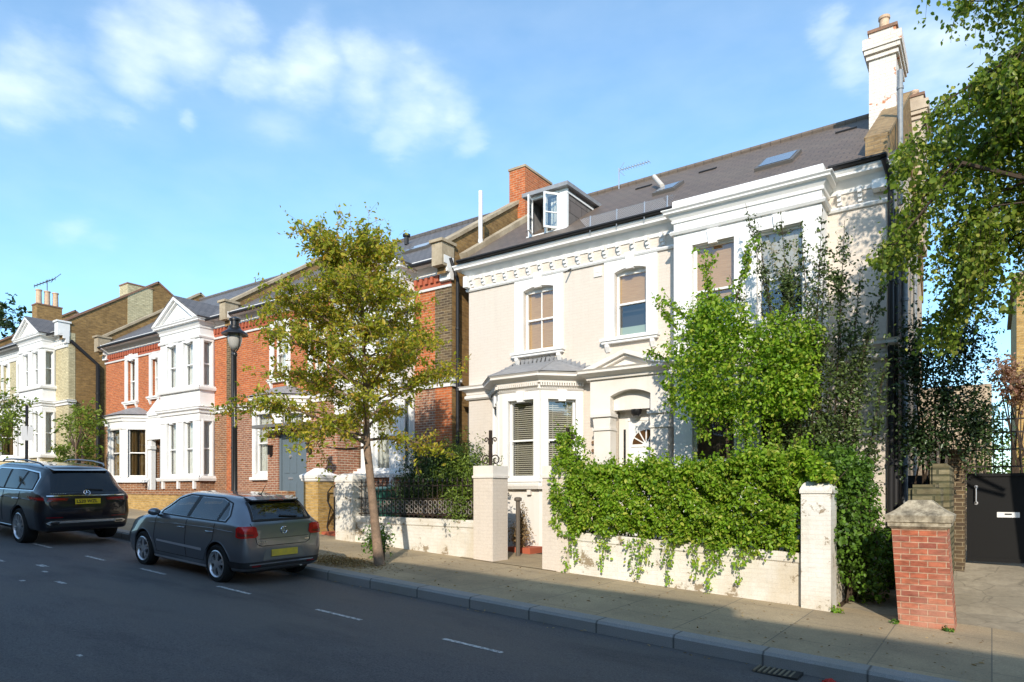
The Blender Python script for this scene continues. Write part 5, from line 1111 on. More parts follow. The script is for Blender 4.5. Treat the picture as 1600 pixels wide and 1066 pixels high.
# tail
C.line('rear_glass_trim', [(-.57,1.07),(-.51,1.345),(-.44,1.375),(.44,1.375),(.51,1.345),(.57,1.07),(-.57,1.07)], 'B', M_blackr, .022)
C.proj('rear_glass', BW_, 'B', M_seeg, .004, .04)
mb = MB(); mb.add([(-.30,-.50,1.39),(-.30,.50,1.39),(-.445,.46,1.375),(-.445,-.46,1.375),(-.25,-.51,1.445),(-.25,.51,1.445),(-.46,.47,1.395),(-.46,-.47,1.395)], [(0,3,2,1),(4,5,6,7),(0,1,5,4),(1,2,6,5),(2,3,7,6),(3,0,4,7)]); mb.build('roof_spoiler', GREY, C.T, bevel=.01, smooth=True)
mb = MB(); mb.box(-.463,-.456,-.14,.14,1.378,1.392); mb.build('brake_light', M_redd, C.T)
C.line('tailgate_seam', [(-.62,1.03),(-.56,.84),(-.52,.69),(-.44,.655),(.44,.655),(.52,.69),(.56,.84),(.62,1.03)], 'B', M_under, .006)
C.line('tailgate_crease', [(-.50,.775),(.50,.775)], 'B', M_under, .0035)
for sd, s_ in (('CL',1), ('CR',-1)):
    lp = C.proj('tail_light', [(-.98,.75),(-1.0,.79),(-.98,.925),(-.94,.94),(-.66,.94),(-.63,.90),(-.60,.78),(-.63,.755)] if False else [(-.07,.80),(-.10,.84),(-.07,.965),(-.03,.985),(.19,.98),(.225,.95),(.225,.82),(.19,.80)][::1], sd, M_redl, .012, .03, o=.75)
for sd in ('CL','CR'):
    C.proj('lamp_lens', [(-.03,.83),(-.04,.86),(.10,.87),(.19,.90),(.195,.84),(.18,.825)], sd, M_redd, .016, .03, o=.75); C.proj('lamp_lens', [(-.02,.90),(-.02,.955),(.10,.955),(.11,.92)], sd, mat('bright_red_lens', (.6,.03,.02), .15, .6), .016, .03, o=.75)
mb = MB(); C.line('wiper', [(-.30,1.10),(.05,1.125)], 'B', M_blackr, .012, lift=.02)
C.proj('plate_recess', [(-.42,.42),(-.36,.60),(.36,.60),(.42,.42)], 'B', mat('plate_recess_grey', (.16,.16,.15), .5, metal=.3), .003, .05)
mb = MB(); mb.box(-.728, -.714, -.26, .26, .475, .585); mb.build('number_plate', mat('blurred_plate', (.62,.43,.04), .5, fn=speckfn((.70,.50,.03),(.50,.36,.05),7,0)), C.T)
C.proj('bumper_lower', [(-.74,.30),(-.70,.405),(.70,.405),(.74,.30)], 'B', M_blackr, .006, .05); C.proj('bumper_chrome', [(-.60,.352),(-.60,.372),(.66,.372),(.66,.352)], 'B', M_chrome, .012, .05)
for sd in ('CL','CR'): C.proj('bumper_lower', [(-.05,.30),(-.05,.405),(.62,.405),(.62,.30)], sd, M_blackr, .007, .05, o=.75)
for a, b in ((.46,.62), (-.62,-.46)): C.proj('reflector', [(a,.325),(a,.352),(b,.352),(b,.325)], 'B', M_redd, .016, .05)
# round badge on the tailgate: a ring with a V over a W
def badge_ring(C, z, R, y=0):
    h = C.bvh.ray_cast(Vector((-4,y,z)), Vector((1,0,0))); return h[0]+h[1]*.008, h[1]
bp_, bn = badge_ring(C, .895, .05); up = (Vector((0,0,1))-bn*bn.z).normalized(); rt = up.cross(bn).normalized()
mb = MB(); R_ = .058; q2 = lambda a, b: bp_+rt*a*R_+up*b*R_
mb.tube([q2(math.cos(2*PI*i/24), math.sin(2*PI*i/24)) for i in range(25)], .006, 6, caps=False)
for pl in ([(-.34,.90),(0,.10),(.34,.90)], [(-.82,.45),(-.42,-.85),(0,.02),(.42,-.85),(.82,.45)]): mb.tube([q2(*p) for p in pl], .006, 5)
mb.build('badge', M_chrome, C.T)
for y, w_ in ((.42,.16), (-.46,.09)):
    mb = MB(); 
    for k in range(4): a = y-w_/2+w_*k/4; h = C.bvh.ray_cast(Vector((-4,a,.72)), Vector((1,0,0)))[0]; mb.box(h.x-.006, h.x+.004, a, a+w_/6, .713, .73)
    mb.build('badge_lettering', M_chrome, C.T)
mb = MB(); mb.tube([(-.02,0,1.44), (-.16,0,1.62)], [.009,.004], 6); mb.lathe((-.0,0,1.435), [(.03,0), (.025,.03), (0,.035)], 10); mb.build('aerial', M_black, C.T)
mb = MB(); mb.tube([(-.66,-.38,.27), (-.45,-.38,.28)], .03, 10); mb.build('exhaust', M_galv, C.T)
mb = MB(); mb.box(-.55, 3.0, -.6, .6, .2, .34); mb.build('underbody', M_under, C.T)
for s_ in (1, -1):
    C.wheel(0, s_*.735, .322, .20, s_, (5, .20, .021), .22); C.wheel(2.47, s_*.735, .322, .20, s_, (5, .20, .021), .22)
    C.proj('head_light', [(.42,.66),(.46,.78),(.66,.80),(.70,.68)] if s_ > 0 else [(-.70,.68),(-.66,.80),(-.46,.78),(-.42,.66)], 'F', M_clear, .008)
C.proj('windscreen', [(1.70,-.52),(1.70,.52),(2.14,.56),(2.14,-.56)], 'T', M_see, .004)
for x, y in ((1.05,.34),(1.05,-.34),(.02,.36),(.02,-.36)):
    mb = MB(); mb.slab([(x-.16,y-.20,1.06),(x-.16,y+.20,1.06),(x+.0,y+.22,.62),(x+.0,y-.22,.62)], .10); st_ = mb.build('seat', M_trim, C.T, bevel=.03, smooth=True)
    mb = MB(); mb.box(x-.22, x-.12, y-.12, y+.12, 1.08, 1.24); mb.build('head_rest', M_trim, st_, bevel=.035, smooth=True)
C.T.scale = (1.015, 1, 1.02); C.place(-10.72, 7.39, yaw=-.012, roll=-.028)

# --- black large SUV
P = [
 (-1.06,.52,.66,.60,.72,.66,.70,.80,.60,.84),
 (-1.04,.42,.78,.54,.84,.68,.82,.98,.66,1.08),
 (-1.00,.36,.86,.48,.92,.70,.88,1.10,.70,1.17),
 (-.93,.33,.90,.44,.95,.72,.905,1.15,.71,1.28),
 (-.80,.32,.925,.42,.972,.74,.925,1.16,.70,1.49),
 (-.68,.32,.93,.42,.975,.74,.93,1.16,.70,1.66),
 (-.52,.31,.935,.40,.978,.74,.935,1.155,.70,1.735),
 (-.20,.30,.94,.38,.98,.74,.935,1.15,.71,1.77),
 (.60,.29,.94,.36,.98,.74,.935,1.13,.73,1.80),
 (1.60,.29,.94,.36,.98,.74,.935,1.12,.73,1.785),
 (2.05,.29,.94,.36,.98,.74,.935,1.12,.72,1.72),
 (2.50,.29,.94,.36,.98,.74,.93,1.11,.73,1.47),
 (2.90,.29,.94,.36,.978,.74,.925,1.10,.76,1.20),
 (3.20,.29,.935,.37,.97,.74,.915,1.07,.78,1.13),
 (3.70,.31,.91,.40,.95,.72,.87,.98,.72,1.04),
 (3.98,.36,.82,.46,.87,.70,.80,.86,.64,.92),
 (4.08,.42,.68,.52,.74,.66,.70,.76,.55,.80)]
BLK = carpaint('black_metallic_paint', (.004,.004,.009), .0)
C = Car('black_suv', 'large black people-carrying 4x4 with roof rails and yellow plate, parked farther up the street', P, None, BLK, [(0,.41,.455), (3.13,.41,.455)])
for sd in ('L', 'R'):
    C.proj('window_trim', [(-.62,1.20),(-.60,1.50),(-.45,1.61),(.3,1.66),(1.6,1.645),(2.1,1.52),(2.72,1.17),(2.66,1.135),(1.2,1.15)], sd, M_chrome, .003)
    C.proj('window_band', [(-.58,1.215),(-.56,1.48),(-.43,1.585),(.3,1.635),(1.6,1.62),(2.08,1.50),(2.66,1.18),(1.2,1.17)], sd, M_blackr, .007)
    C.proj('quarter_window', [(-.54,1.235),(-.52,1.46),(-.42,1.55),(-.02,1.60),(.14,1.22)], sd, M_glossy, .011)
    C.proj('rear_window', [(.24,1.215),(.08,1.605),(.86,1.625),(.92,1.20)], sd, M_glossy, .011)
    C.proj('front_window', [(1.02,1.20),(.98,1.62),(1.58,1.605),(2.03,1.48),(2.50,1.21)], sd, M_glossy, .011)
    for p in ([(.96,1.16),(.96,.46)], [(.05,1.16),(.10,.9),(.40,.72),(.52,.46)], [(2.3,1.13),(2.35,.8),(2.3,.46)]): C.line('door_seam', p, sd, M_under, .006)
    C.line('sill_trim', [(.45,.375),(2.68,.375)], sd, M_chrome, .014, lift=.004); C.proj('running_board', [(.44,.31),(.44,.35),(2.70,.35),(2.70,.31)], sd, M_blackr, .01)
    C.line('shoulder_crease', [(-.9,1.0),(.2,1.02),(1.8,1.0),(3.4,.95)], sd, BLK, .012, lift=-.005)
    s_ = 1 if sd == 'L' else -1
    for x in (1.15, .20):
        h = C.bvh.ray_cast(Vector((x, s_*3, 1.0)), Vector((0,-s_,0)))[0]; mb = MB(); mb.tube([(x-.12,h.y-s_*.002,1.0), (x-.09,h.y+s_*.035,1.0), (x+.09,h.y+s_*.035,1.0), (x+.12,h.y-s_*.002,1.0)], .016, 8); mb.build('door_handle', M_chrome, C.T, smooth=True)
    mb = MB(); mb.tube([(-.42,s_*.63,1.745), (-.30,s_*.66,1.80), (.3,s_*.69,1.845), (1.1,s_*.69,1.85), (1.6,s_*.68,1.83), (1.78,s_*.66,1.775)], .018, 8)
    rr_ = mb.build('roof_rail', mat('satin_rail', (.22,.22,.24), .3, metal=.8), C.T, smooth=True)
    mb = MB(); mb.tube([(2.3,s_*.92,1.18), (2.28,s_*1.02,1.2)], .03, 6); mb.add([Vector((2.28+a*.06, s_*(1.06+c*.09), 1.22+d*.09)) for a, c, d in ((-1,-1,-1),(1,-1,-1),(1,1,-1),(-1,1,-1),(-1,-1,1),(1,-1,1),(1,1,1),(-1,1,1))], [(0,3,2,1),(4,5,6,7),(0,1,5,4),(1,2,6,5),(2,3,7,6),(3,0,4,7)]); mb.build('door_mirror', BLK, C.T)
C.proj('rear_glass', [(-.70,1.19),(-.62,1.55),(-.54,1.61),(.54,1.61),(.62,1.55),(.70,1.19)], 'B', M_glossy, .006, .05)
mb = MB(); mb.add([(-.55,-.60,1.63),(-.55,.60,1.63),(-.75,.55,1.625),(-.75,-.55,1.625),(-.42,-.60,1.725),(-.42,.60,1.725),(-.77,.56,1.652),(-.77,-.56,1.652)], [(0,3,2,1),(4,5,6,7),(0,1,5,4),(1,2,6,5),(2,3,7,6),(3,0,4,7)]); mb.build('roof_spoiler', BLK, C.T, bevel=.012, smooth=True)
C.proj('chrome_strip', [(-.80,1.095),(-.80,1.115),(.80,1.115),(.80,1.095)], 'B', M_chrome, .018, .05)
for sd in ('CL','CR'):
    C.proj('tail_light', [(-.14,1.005),(-.14,1.085),(.22,1.09),(.36,1.08),(.24,1.01)], sd, M_redd, .012, .03, o=.8)
    C.proj('light_strip', [(-.13,1.03),(-.13,1.055),(.24,1.065),(.24,1.04)], sd, M_redl, .017, .03, o=.8)
for s_ in (1, -1): C.proj('tail_light', [(s_*.42,1.0),(s_*.38,1.06),(s_*.78,1.075),(s_*.80,.99)][::s_], 'B', M_redd, .010, .05); C.proj('light_strip', [(s_*.45,1.025),(s_*.47,1.05),(s_*.76,1.06),(s_*.76,1.035)][::s_], 'B', M_redl, .016, .05)
C.line('tailgate_seam', [(-.76,1.15),(-.74,.92),(-.66,.80),(.66,.80),(.74,.92),(.76,1.15)], 'B', M_under, .007)
C.proj('diffuser', [(-.80,.43),(-.84,.55),(-.72,.60),(.72,.60),(.84,.55),(.80,.43)], 'B', M_blackr, .006, .05)
C.proj('chrome_blade', [(-.74,.475),(-.82,.525),(-.74,.565),(.74,.565),(.82,.525),(.74,.475),(.60,.515),(-.60,.515)], 'B', mat('satin_blade', (.7,.7,.7), .25, metal=.8), .012, .05)
for s_ in (1, -1):
    h = C.bvh.ray_cast(Vector((-4,s_*.66,.52)), Vector((1,0,0)))[0]; mb = MB(); mb.box(h.x-.03, h.x+.02, s_*.66-.10, s_*.66+.10, .487, .553); ex = mb.build('exhaust_tip', M_chrome, C.T, bevel=.012); mb = MB(); mb.box(h.x-.032, h.x-.02, s_*.66-.075, s_*.66+.075, .505, .535); mb.build('exhaust_hole', M_under, ex)
    C.proj('reflector', [(s_*.5,.63),(s_*.5,.65),(s_*.82,.655),(s_*.82,.635)][::s_], 'B', M_redd, .006)
mb = MB(); px_ = C.bvh.ray_cast(Vector((-4,0,.98)), Vector((1,0,0)))[0].x-.02; mb.box(px_-.012, px_, -.26, .26, .925, 1.04); npl = mb.build('number_plate', M_plate, C.T)
text_mesh('plate_text', 'LS20 WZL', .098, M_black, npl, Vector((px_-.0135, .02, .982)), Vector((0,-1,0)), Vector((0,0,1)))
bp_, bn = badge_ring(C, 1.16, .05); up = (Vector((0,0,1))-bn*bn.z).normalized(); rt = up.cross(bn).normalized()
mb = MB(); R_ = .065; q2 = lambda a, b: bp_+bn*.012+rt*a*R_+up*b*R_
mb.tube([q2(math.cos(2*PI*i/24), math.sin(2*PI*i/24)) for i in range(25)], .007, 6, caps=False)
for k in range(3): q = PI/2+2*PI*k/3; mb.tube([q2(0,0), q2(math.cos(q), math.sin(q))], [.012,.004], 5)
mb.build('badge', M_chrome, C.T)
mb = MB()
for k in range(7): a = .42+.045*k; h = C.bvh.ray_cast(Vector((-4,a,1.155)), Vector((1,0,0)))[0]; mb.box(h.x-.012, h.x+.004, a, a+.028, 1.147, 1.168)
mb.build('badge_lettering', M_chrome, C.T)
C.line('wiper', [(-.35,1.215),(.0,1.235)], 'B', M_blackr, .014, lift=.02)
C.proj('windscreen', [(2.1,-.66),(2.05,0),(2.1,.66),(2.78,.72),(2.86,0),(2.78,-.72)], 'T', M_glossy, .006)
mb = MB(); mb.box(-.8, 3.8, -.7, .7, .30, .48); mb.build('underbody', M_under, C.T)
for s_ in (1, -1):
    for x in (0, 3.13): C.wheel(x, s_*.84, .395, .275, s_, (10, .10, .010), .285)
C.place(-17.66, 7.06, yaw=0, roll=-.025)

# ================================================================ plants
def at(x, y, Y):                                   # the world point seen at (x, y) of the photograph, at depth Y behind the camera line
    d = wdir(x, y); return Vector((0,0,2.13)) + d*(Y/d.y)
def leafmat(name, cols, trans=.35, rough=.45):
    m = bpy.data.materials.new(name); m.use_nodes = True; t = m.node_tree; b = t.nodes['Principled BSDF']; o = t.nodes['Material Output']
    g = N(t, 'ShaderNodeNewGeometry'); n = len(cols); c = ramp(t, g.outputs['Random Per Island'], [(i/(n-1), cc) for i, cc in enumerate(cols)])
    c = mixc(t, .8, c, ramp(t, noise(t, 1.7, 3, .6), [(.3, gray(.78)), (.7, gray(1.22))]), 'MULTIPLY')
    t.links.new(c, b.inputs['Base Color']); b.inputs['Roughness'].default_value = rough; b.inputs['Specular IOR Level'].default_value = .35
    tr = N(t, 'ShaderNodeBsdfTranslucent'); br = mixc(t, 1, c, (1.3,1.35,.8), 'MULTIPLY'); t.links.new(br, tr.inputs[0])
    mx = N(t, 'ShaderNodeMixShader'); mx.inputs[0].default_value = trans; t.links.new(b.outputs[0], mx.inputs[1]); t.links.new(tr.outputs[0], mx.inputs[2]); t.links.new(mx.outputs[0], o.inputs[0])
    MT[name] = m; return m
L_tree = leafmat('hornbeam_leaf', [(.19,.25,.02),(.30,.34,.03),(.46,.43,.04),(.24,.31,.025),(.58,.45,.05),(.18,.24,.02),(.40,.40,.035),(.58,.34,.06),(.27,.33,.03)], .5)
L_hedge = leafmat('hedge_leaf', [(.17,.31,.015),(.25,.41,.025),(.12,.24,.012),(.33,.48,.04),(.18,.32,.02),(.44,.47,.07),(.14,.28,.02),(.08,.17,.012)], .4)
L_dark = leafmat('dark_shrub_leaf', [(.05,.08,.025),(.085,.125,.035),(.045,.07,.025),(.14,.20,.05),(.07,.11,.03)], .15, .35)
L_birch = leafmat('birch_leaf', [(.12,.19,.02),(.19,.28,.03),(.09,.14,.02),(.28,.36,.05),(.15,.23,.025),(.42,.42,.09),(.12,.19,.02)], .42, .38)
L_ivy = leafmat('ivy_leaf', [(.055,.12,.015),(.10,.20,.02),(.04,.09,.012),(.15,.28,.03),(.08,.16,.02)], .3)
L_holly = leafmat('holly_leaf', [(.025,.05,.02),(.05,.09,.025),(.03,.05,.02),(.07,.12,.03)], .15, .3)
L_yew = leafmat('yew_leaf', [(.08,.14,.02),(.14,.22,.03),(.22,.30,.04),(.06,.10,.015),(.18,.25,.035)], .25)
L_yewd = leafmat('dark_yew_leaf', [(.05,.085,.03),(.075,.13,.045),(.055,.095,.03),(.10,.16,.05)], .2)
L_red = leafmat('red_leaf', [(.42,.24,.17),(.52,.32,.24),(.34,.17,.12),(.40,.32,.15)], .35)
L_dry = leafmat('dry_leaf', [(.35,.24,.11),(.25,.16,.07),(.45,.33,.17),(.20,.12,.06)], .2, .8)
M_bark = mat('bark', (.2,.14,.1), .9, .2, fn=speckfn((.33,.22,.15),(.19,.13,.09),14,.8,(.12,.09,.06),3))
M_twig = mat('twig', (.07,.05,.035), .9, .2)
RN = np.random.default_rng(7)
def leafmesh(name, P, size, m, parent, up=.6, out=None, outw=.0, asp=.55, fold=.25, jit=.3, hang=0.0):
    P = np.asarray(P, float); n = len(P)
    nn = RN.normal(size=(n,3))*.75; nn[:,2] += up*1.4
    if out is not None: nn += np.asarray(out)*outw*2
    nn /= np.linalg.norm(nn, axis=1)[:,None]
    d = RN.normal(size=(n,3)); d[:,2] -= hang*2.2; d -= nn*(d*nn).sum(1)[:,None]; d /= np.linalg.norm(d, axis=1)[:,None]
    s = np.cross(nn, d); L = (size*(1+jit*RN.normal(size=n)).clip(.45,1.7))[:,None]; w = L*asp/2; f = -nn*w*fold*2
    V = np.stack([P, P+d*L*.28+s*w*.85-f*.4, P+d*L*.68+s*w*.8-f*.4, P+d*L+nn*(-.12)*L, P+d*L*.68-s*w*.8-f*.4, P+d*L*.28-s*w*.85-f*.4], 1).reshape(-1,3)
    org = ORG.get(parent.name, Vector()) if parent else Vector(); V -= np.array(org)
    b = (np.arange(n)*6)[:,None]; F = np.concatenate([b+np.array([[0,1,2,3]]), b+np.array([[0,3,4,5]])], 1).reshape(-1)
    me = bpy.data.meshes.new(name); me.vertices.add(n*6); me.vertices.foreach_set('co', V.ravel()); me.loops.add(n*8); me.loops.foreach_set('vertex_index', F)
    me.polygons.add(n*2); me.polygons.foreach_set('loop_start', np.arange(n*2)*4); me.polygons.foreach_set('loop_total', np.full(n*2,4)); me.update(); me.validate()
    me.materials.append(m); o = bpy.data.objects.new(name, me); COL.objects.link(o)
    if parent: o.parent = parent
    ORG[o.name] = org; return o
def bez(a, b, c, k): return [tuple((1-t)**2*a+2*t*(1-t)*b+t*t*c) for t in np.linspace(0, 1, k)]
A3 = lambda *p: np.array(p, float)
def twigs(mb, leaves, p0, d0, L, r, sub=3, leafstep=.05, droop=.1, side=.035, sub_l=.5, rnd=None):
    """one leafy spray: a twig with side twigs, leaves in two ranks"""
    p = np.array(p0, float); d = np.array(d0, float); d /= np.linalg.norm(d)
    end = p+d*L+A3(0,0,-droop*L); mid = p+d*L*.5+A3(0,0,droop*L*.2); pts = bez(p, mid, end, 5); mb.tube(pts, [r,r*.8,r*.6,r*.45,r*.25], 4, caps=False)
    pts = np.array(pts); k = max(2, int(L/leafstep)); tt = RN.uniform(.15, 1.03, k)
    for t in tt:
        q = (1-t)**2*p+2*t*(1-t)*mid+t*t*end; leaves.append(q+RN.normal(size=3)*side)
    if sub:
        for _ in range(sub):
            t = RN.uniform(.2,.95); q = (1-t)**2*p+2*t*(1-t)*mid+t*t*end; dd = d+RN.normal(size=3)*A3(.7,.7,.4); twigs(mb, leaves, q, dd, L*sub_l*RN.uniform(.6,1.2), r*.6, 0, leafstep, droop, side)

# --- the street tree
TB = A3(-9.83, 9.46, gz(-9.83)+.12)
T = thing('street_tree', tuple(TB), 'slender hornbeam street tree with olive and orange-tipped leaves in front of the red brick villas', 'tree')
fork = A3(-10.22, 9.5, 3.05); top = A3(-10.62, 9.62, 7.2)
mb = MB(); mb.tube([tuple(TB-A3(0,0,.1)), tuple(TB+A3(-.01,0,.08)), tuple(TB*.66+fork*.34), tuple(TB*.3+fork*.7+A3(.0,0,0)), tuple(fork)], [.145,.105,.086,.078,.076], 14)
mb.build('trunk', M_bark, T, smooth=True)
mb = MB(); pts = bez(fork-A3(0,0,.05), fork+A3(-.05,0,1.8), top, 9); mb.tube(pts, [.072,.062,.054,.046,.038,.032,.025,.018,.011], 8); pts = np.array(pts); leaves = []
def env(z): return np.interp(z, [3.0,3.5,4.2,5.0,5.8,6.6,7.3,8.0], [1.95,2.3,2.3,2.1,1.7,1.15,.7,.25])
ga = 0
for i in range(50):
    f = i/49; ga += 2.399; zs = 3.0+3.7*f**.95; st = np.array([np.interp(zs, pts[:,2], pts[:,k]) for k in range(3)]); st[2] = zs
    ze = min(7.6, zs+RN.uniform(.15,1.3)*(1-.25*f)); R = env(ze)*RN.uniform(.72,1.1); C0 = A3(-10.85+.1*f, 9.5, 0)
    if i in (2, 9): ze = 3.0+.1*i/9
    e = A3(C0[0]+R*math.cos(ga), C0[1]+R*math.sin(ga), ze); mdl = (st+e)/2+A3(0,0,.25-.1*f)
    bz = bez(st, mdl, e, 7); mb.tube(bz, list(np.linspace(.034*(1-.55*f), .007, 7)), 5, caps=False); bz = np.array(bz)
    for j in range(42):
        t = RN.uniform(.12, 1.0)**.8; q = (1-t)**2*st+2*t*(1-t)*mdl+t*t*e; out = (e-st)/np.linalg.norm(e-st)
        twigs(mb, leaves, q, out*.6+RN.normal(size=3)*A3(.8,.8,.45)+A3(0,0,.05), RN.uniform(.22,.5), .006, 2, .042, .15, .035)
    twigs(mb, leaves, e, (e-mdl)+A3(0,0,.15), .45, .006, 2, .05, 0, .03)
for i in range(11):                                # thin leaders at the top
    q = A3(-10.62+RN.normal()*.32, 9.6+RN.normal()*.32, 6.75 if i < 7 else 7.1); e = q+A3(RN.normal()*.3-.05, RN.normal()*.22, RN.uniform(.45,1.1)); twigs(mb, leaves, q, e-q, np.linalg.norm(e-q), .009, 5, .05, 0, .035, .3)
for (x0, z0, x1, z1) in ((-11.6,3.15,-11.1,2.55), (-9.3,3.4,-8.9,2.9)): twigs(mb, leaves, (x0,9.4,z0), (x1-x0,.0,z1-z0), .75, .008, 3, .035, .2, .03)
mb.tube(bez(fork, A3(-10.9,9.45,2.95), A3(-11.6,9.4,3.15), 6), [.03,.026,.022,.018,.013,.009], 6)
mb.build('branches', M_bark, T, uv=False)
leafmesh('foliage', leaves, .078, L_tree, T, up=.15, hang=.15, asp=.52)
print('tree leaves', len(leaves))

# --- leafy masses
def lump(p, s=1.0): return math.sin(p[0]*3.1*s+1)+math.sin(p[1]*3.7*s+p[2]*2.3*s+2)+math.sin(p[2]*4.3*s-p[0]*1.7*s)
def mass(n, c, r, thick=.35, lumpy=.12, squash=None, lumps=1.6, bottom=-1):
    D = RN.normal(size=(n,3)); D /= np.linalg.norm(D, axis=1)[:,None]; D[:,2] = np.where(D[:,2] < bottom, -D[:,2], D[:,2])
    k = 1-np.abs(RN.normal(size=n))*thick*.5; k = k.clip(.15,1.05); lu = np.array([lump(d*3, lumps)*lumpy for d in D]); P = A3(*c)+D*np.array(r)*(k+lu)[:,None]; return P, D
hp = []; ho = []
ztop = lambda x: np.interp(x, [-7.22,-7.08,-6.98,-6.85,-6.6,-6.0,-5.2,-4.4,-3.7,-3.1,-2.6,-2.3,-1.9], [2.55,3.15,3.3,2.95,2.68,2.62,2.70,2.64,2.74,2.86,2.82,2.68,2.5])+.08*np.sin(x*7)+.06*np.sin(x*17+1)-.05
zbot = lambda x: np.interp(x, [-7.25,-7.0,-6.5,-5.5,-4.5,-3.5,-2.6,-2.3,-1.9], [1.5,1.20,1.40,1.34,1.30,1.18,1.15,2.2,2.3])+.08*np.sin(x*9+2)
for _ in range(34000):
    x = RN.uniform(-7.2,-2.05); zt, zb = ztop(x), zbot(x); u = RN.uniform(0,1.35); bl = .10*math.sin(x*2.9+1)+.07*math.sin(x*7.3)
    if u < 1:
        z = zb+(zt-zb)*u; yf = 11.58-.11*math.sin(PI*min(1,u*1.0)**.8)-bl*.35-.05*math.sin(z*9+x*5); g_ = math.sin(x*11.3+2*math.sin(z*6))+math.sin(z*13.1+x*5.7)+.6*math.sin(x*23+z*17); dp = abs(RN.normal())*.15+(.22 if g_ < -.9 else 0); p = (x, yf+dp, z); o = (0,-1,.2)
    else: v = (u-1)/.35; p = (x, 11.5+v*1.1, zt-abs(RN.normal())*.12-.12*(v-.4)**2); o = (0,0,1)
    if -2.6 < x < -1.9 and p[1] < 11.66 and p[2] < 2.35: continue
    hp.append(p); ho.append(o)
for _ in range(9000): x = RN.uniform(-7.1,-2.45); hp.append((x, RN.uniform(11.75,12.3), zbot(x)+(ztop(x)-.1-zbot(x))*RN.uniform(0,1))); ho.append((0,-1,0))
for _ in range(260):                               # loose shoots on the top
    x = RN.uniform(-7.2,-2.2); z = ztop(x); h = RN.uniform(.08,.30); y = RN.uniform(11.5,12.3); dx = RN.normal()*.1
    for k in range(9): t = k/8; hp.append((x+dx*t+RN.normal()*.02, y+RN.normal()*.02, z-.05+h*t)); ho.append((0,0,.3))
T = thing('climbing_hedge', (-4.7,11.9,gp(-4.7)), 'bright green creeper hedge trailing over the white garden wall', 'hedge')
leafmesh('foliage', hp, .064, L_hedge, T, up=.3, out=ho, outw=.15, asp=.66, hang=.35)
mb = MB(); vl = []
for (x, ye, w_) in ((893,893,9),(900,880,7),(940,891,5),(947,872,5),(985,896,6),(1000,904,7),(1010,880,5),(1042,912,6),(1050,884,5),(1083,906,4),(1088,882,6),(1112,927,5),(1120,900,9),(1130,885,6),(1156,911,6),(1165,885,6),(1196,876,6),(1236,872,5)):
    a = at(x, 842, 11.62); e = at(x+RN.normal()*4, ye, 11.64); n = int((a.z-e.z)/.013)
    P = [a.lerp(e, t)+Vector((.03*math.sin(t*9+x),0,0)) for t in np.linspace(0,1,8)]; mb.tube(P, .004, 4, caps=False)
    for k in range(n): t = RN.uniform(0,1); p = a.lerp(e, t); sp = .075*(1-.6*t); vl.append((p.x+RN.normal()*sp+.03*math.sin(t*9+x), p.y-abs(RN.normal())*.03, p.z))
mb.build('tendril_stems', M_twig, T, uv=False); leafmesh('trailing_leaves', vl, .055, L_hedge, T, up=.1, out=[(0,-1,.2)]*len(vl), outw=.7, asp=.75, hang=.6)
mb = MB()
for i in range(40): x = -7.1+4.9*i/39; mb.tube([(x,11.9,1.1), (x+RN.normal()*.15,11.85,1.8), (x+RN.normal()*.3,11.8,2.5)], [.02,.014,.006], 5)
mb.build('stems', M_twig, T, uv=False)
# --- bright round climber against the bay
T = thing('round_climber', (-3.95,13.2,gz(-3.95)+.17), 'bright green bushy climber ball in front of the square bay', 'shrub')
P1, D1 = mass(6500, (-3.85,13.1,4.45), (1.12,.72,.92), .45, .13)
for n_, c_, r_ in ((2600,(-4.75,13.0,4.7),(.62,.5,.8)), (2000,(-4.3,13.0,5.35),(.6,.5,.55)), (1800,(-3.1,13.1,4.9),(.6,.5,.55)), (1500,(-3.0,13.0,3.95),(.45,.5,.5)), (1200,(-4.5,12.9,3.85),(.6,.45,.4)), (500,(-3.75,12.9,3.45),(.35,.4,.35))):
    p_, d_ = mass(n_, c_, r_, .5, .14); P1 = np.concatenate([P1, p_]); D1 = np.concatenate([D1, d_])
_ = 0; P2, D2 = mass(900, (-4.55,13.05,5.6), (.4,.4,.5), .8, .1); P3, D3 = mass(700, (-2.9,13.1,4.3), (.4,.4,.6), .8, .1)
L = list(P1)+list(P2)+list(P3); O = list(D1)+list(D2)+list(D3); mb = MB()
for (x, y, ex, ey) in ((1040,560,1008,545),(1060,520,1020,455),(1075,500,1035,462),(1050,610,1030,600),(1110,480,1105,400),(1150,470,1172,370),(1060,600,1040,640),(1100,650,1095,690),(1160,655,1165,690),(1215,650,1222,700)):
    a, e = at(x,y,13.0), at(ex,ey,12.9); 
    for _ in range(3): q = []; twigs(mb, q, tuple(a), tuple((e-a)+Vector((RN.normal()*.08,0,RN.normal()*.08))), (e-a).length*RN.uniform(.7,1.1), .006, 4, .022, 0, .03, .25); L += q; O += [(0,0,.3)]*len(q)
leafmesh('foliage', L, .066, L_hedge, T, up=.3, out=O, outw=.15, asp=.68, hang=.3)
for x, y in ((-4.2,13.1),(-3.9,13.3)): mb.tube([(x,y,.3), (x+.1,y,2.0), (x,y,3.9)], [.045,.035,.02], 8)
mb.build('stems', M_twig, T, uv=False)
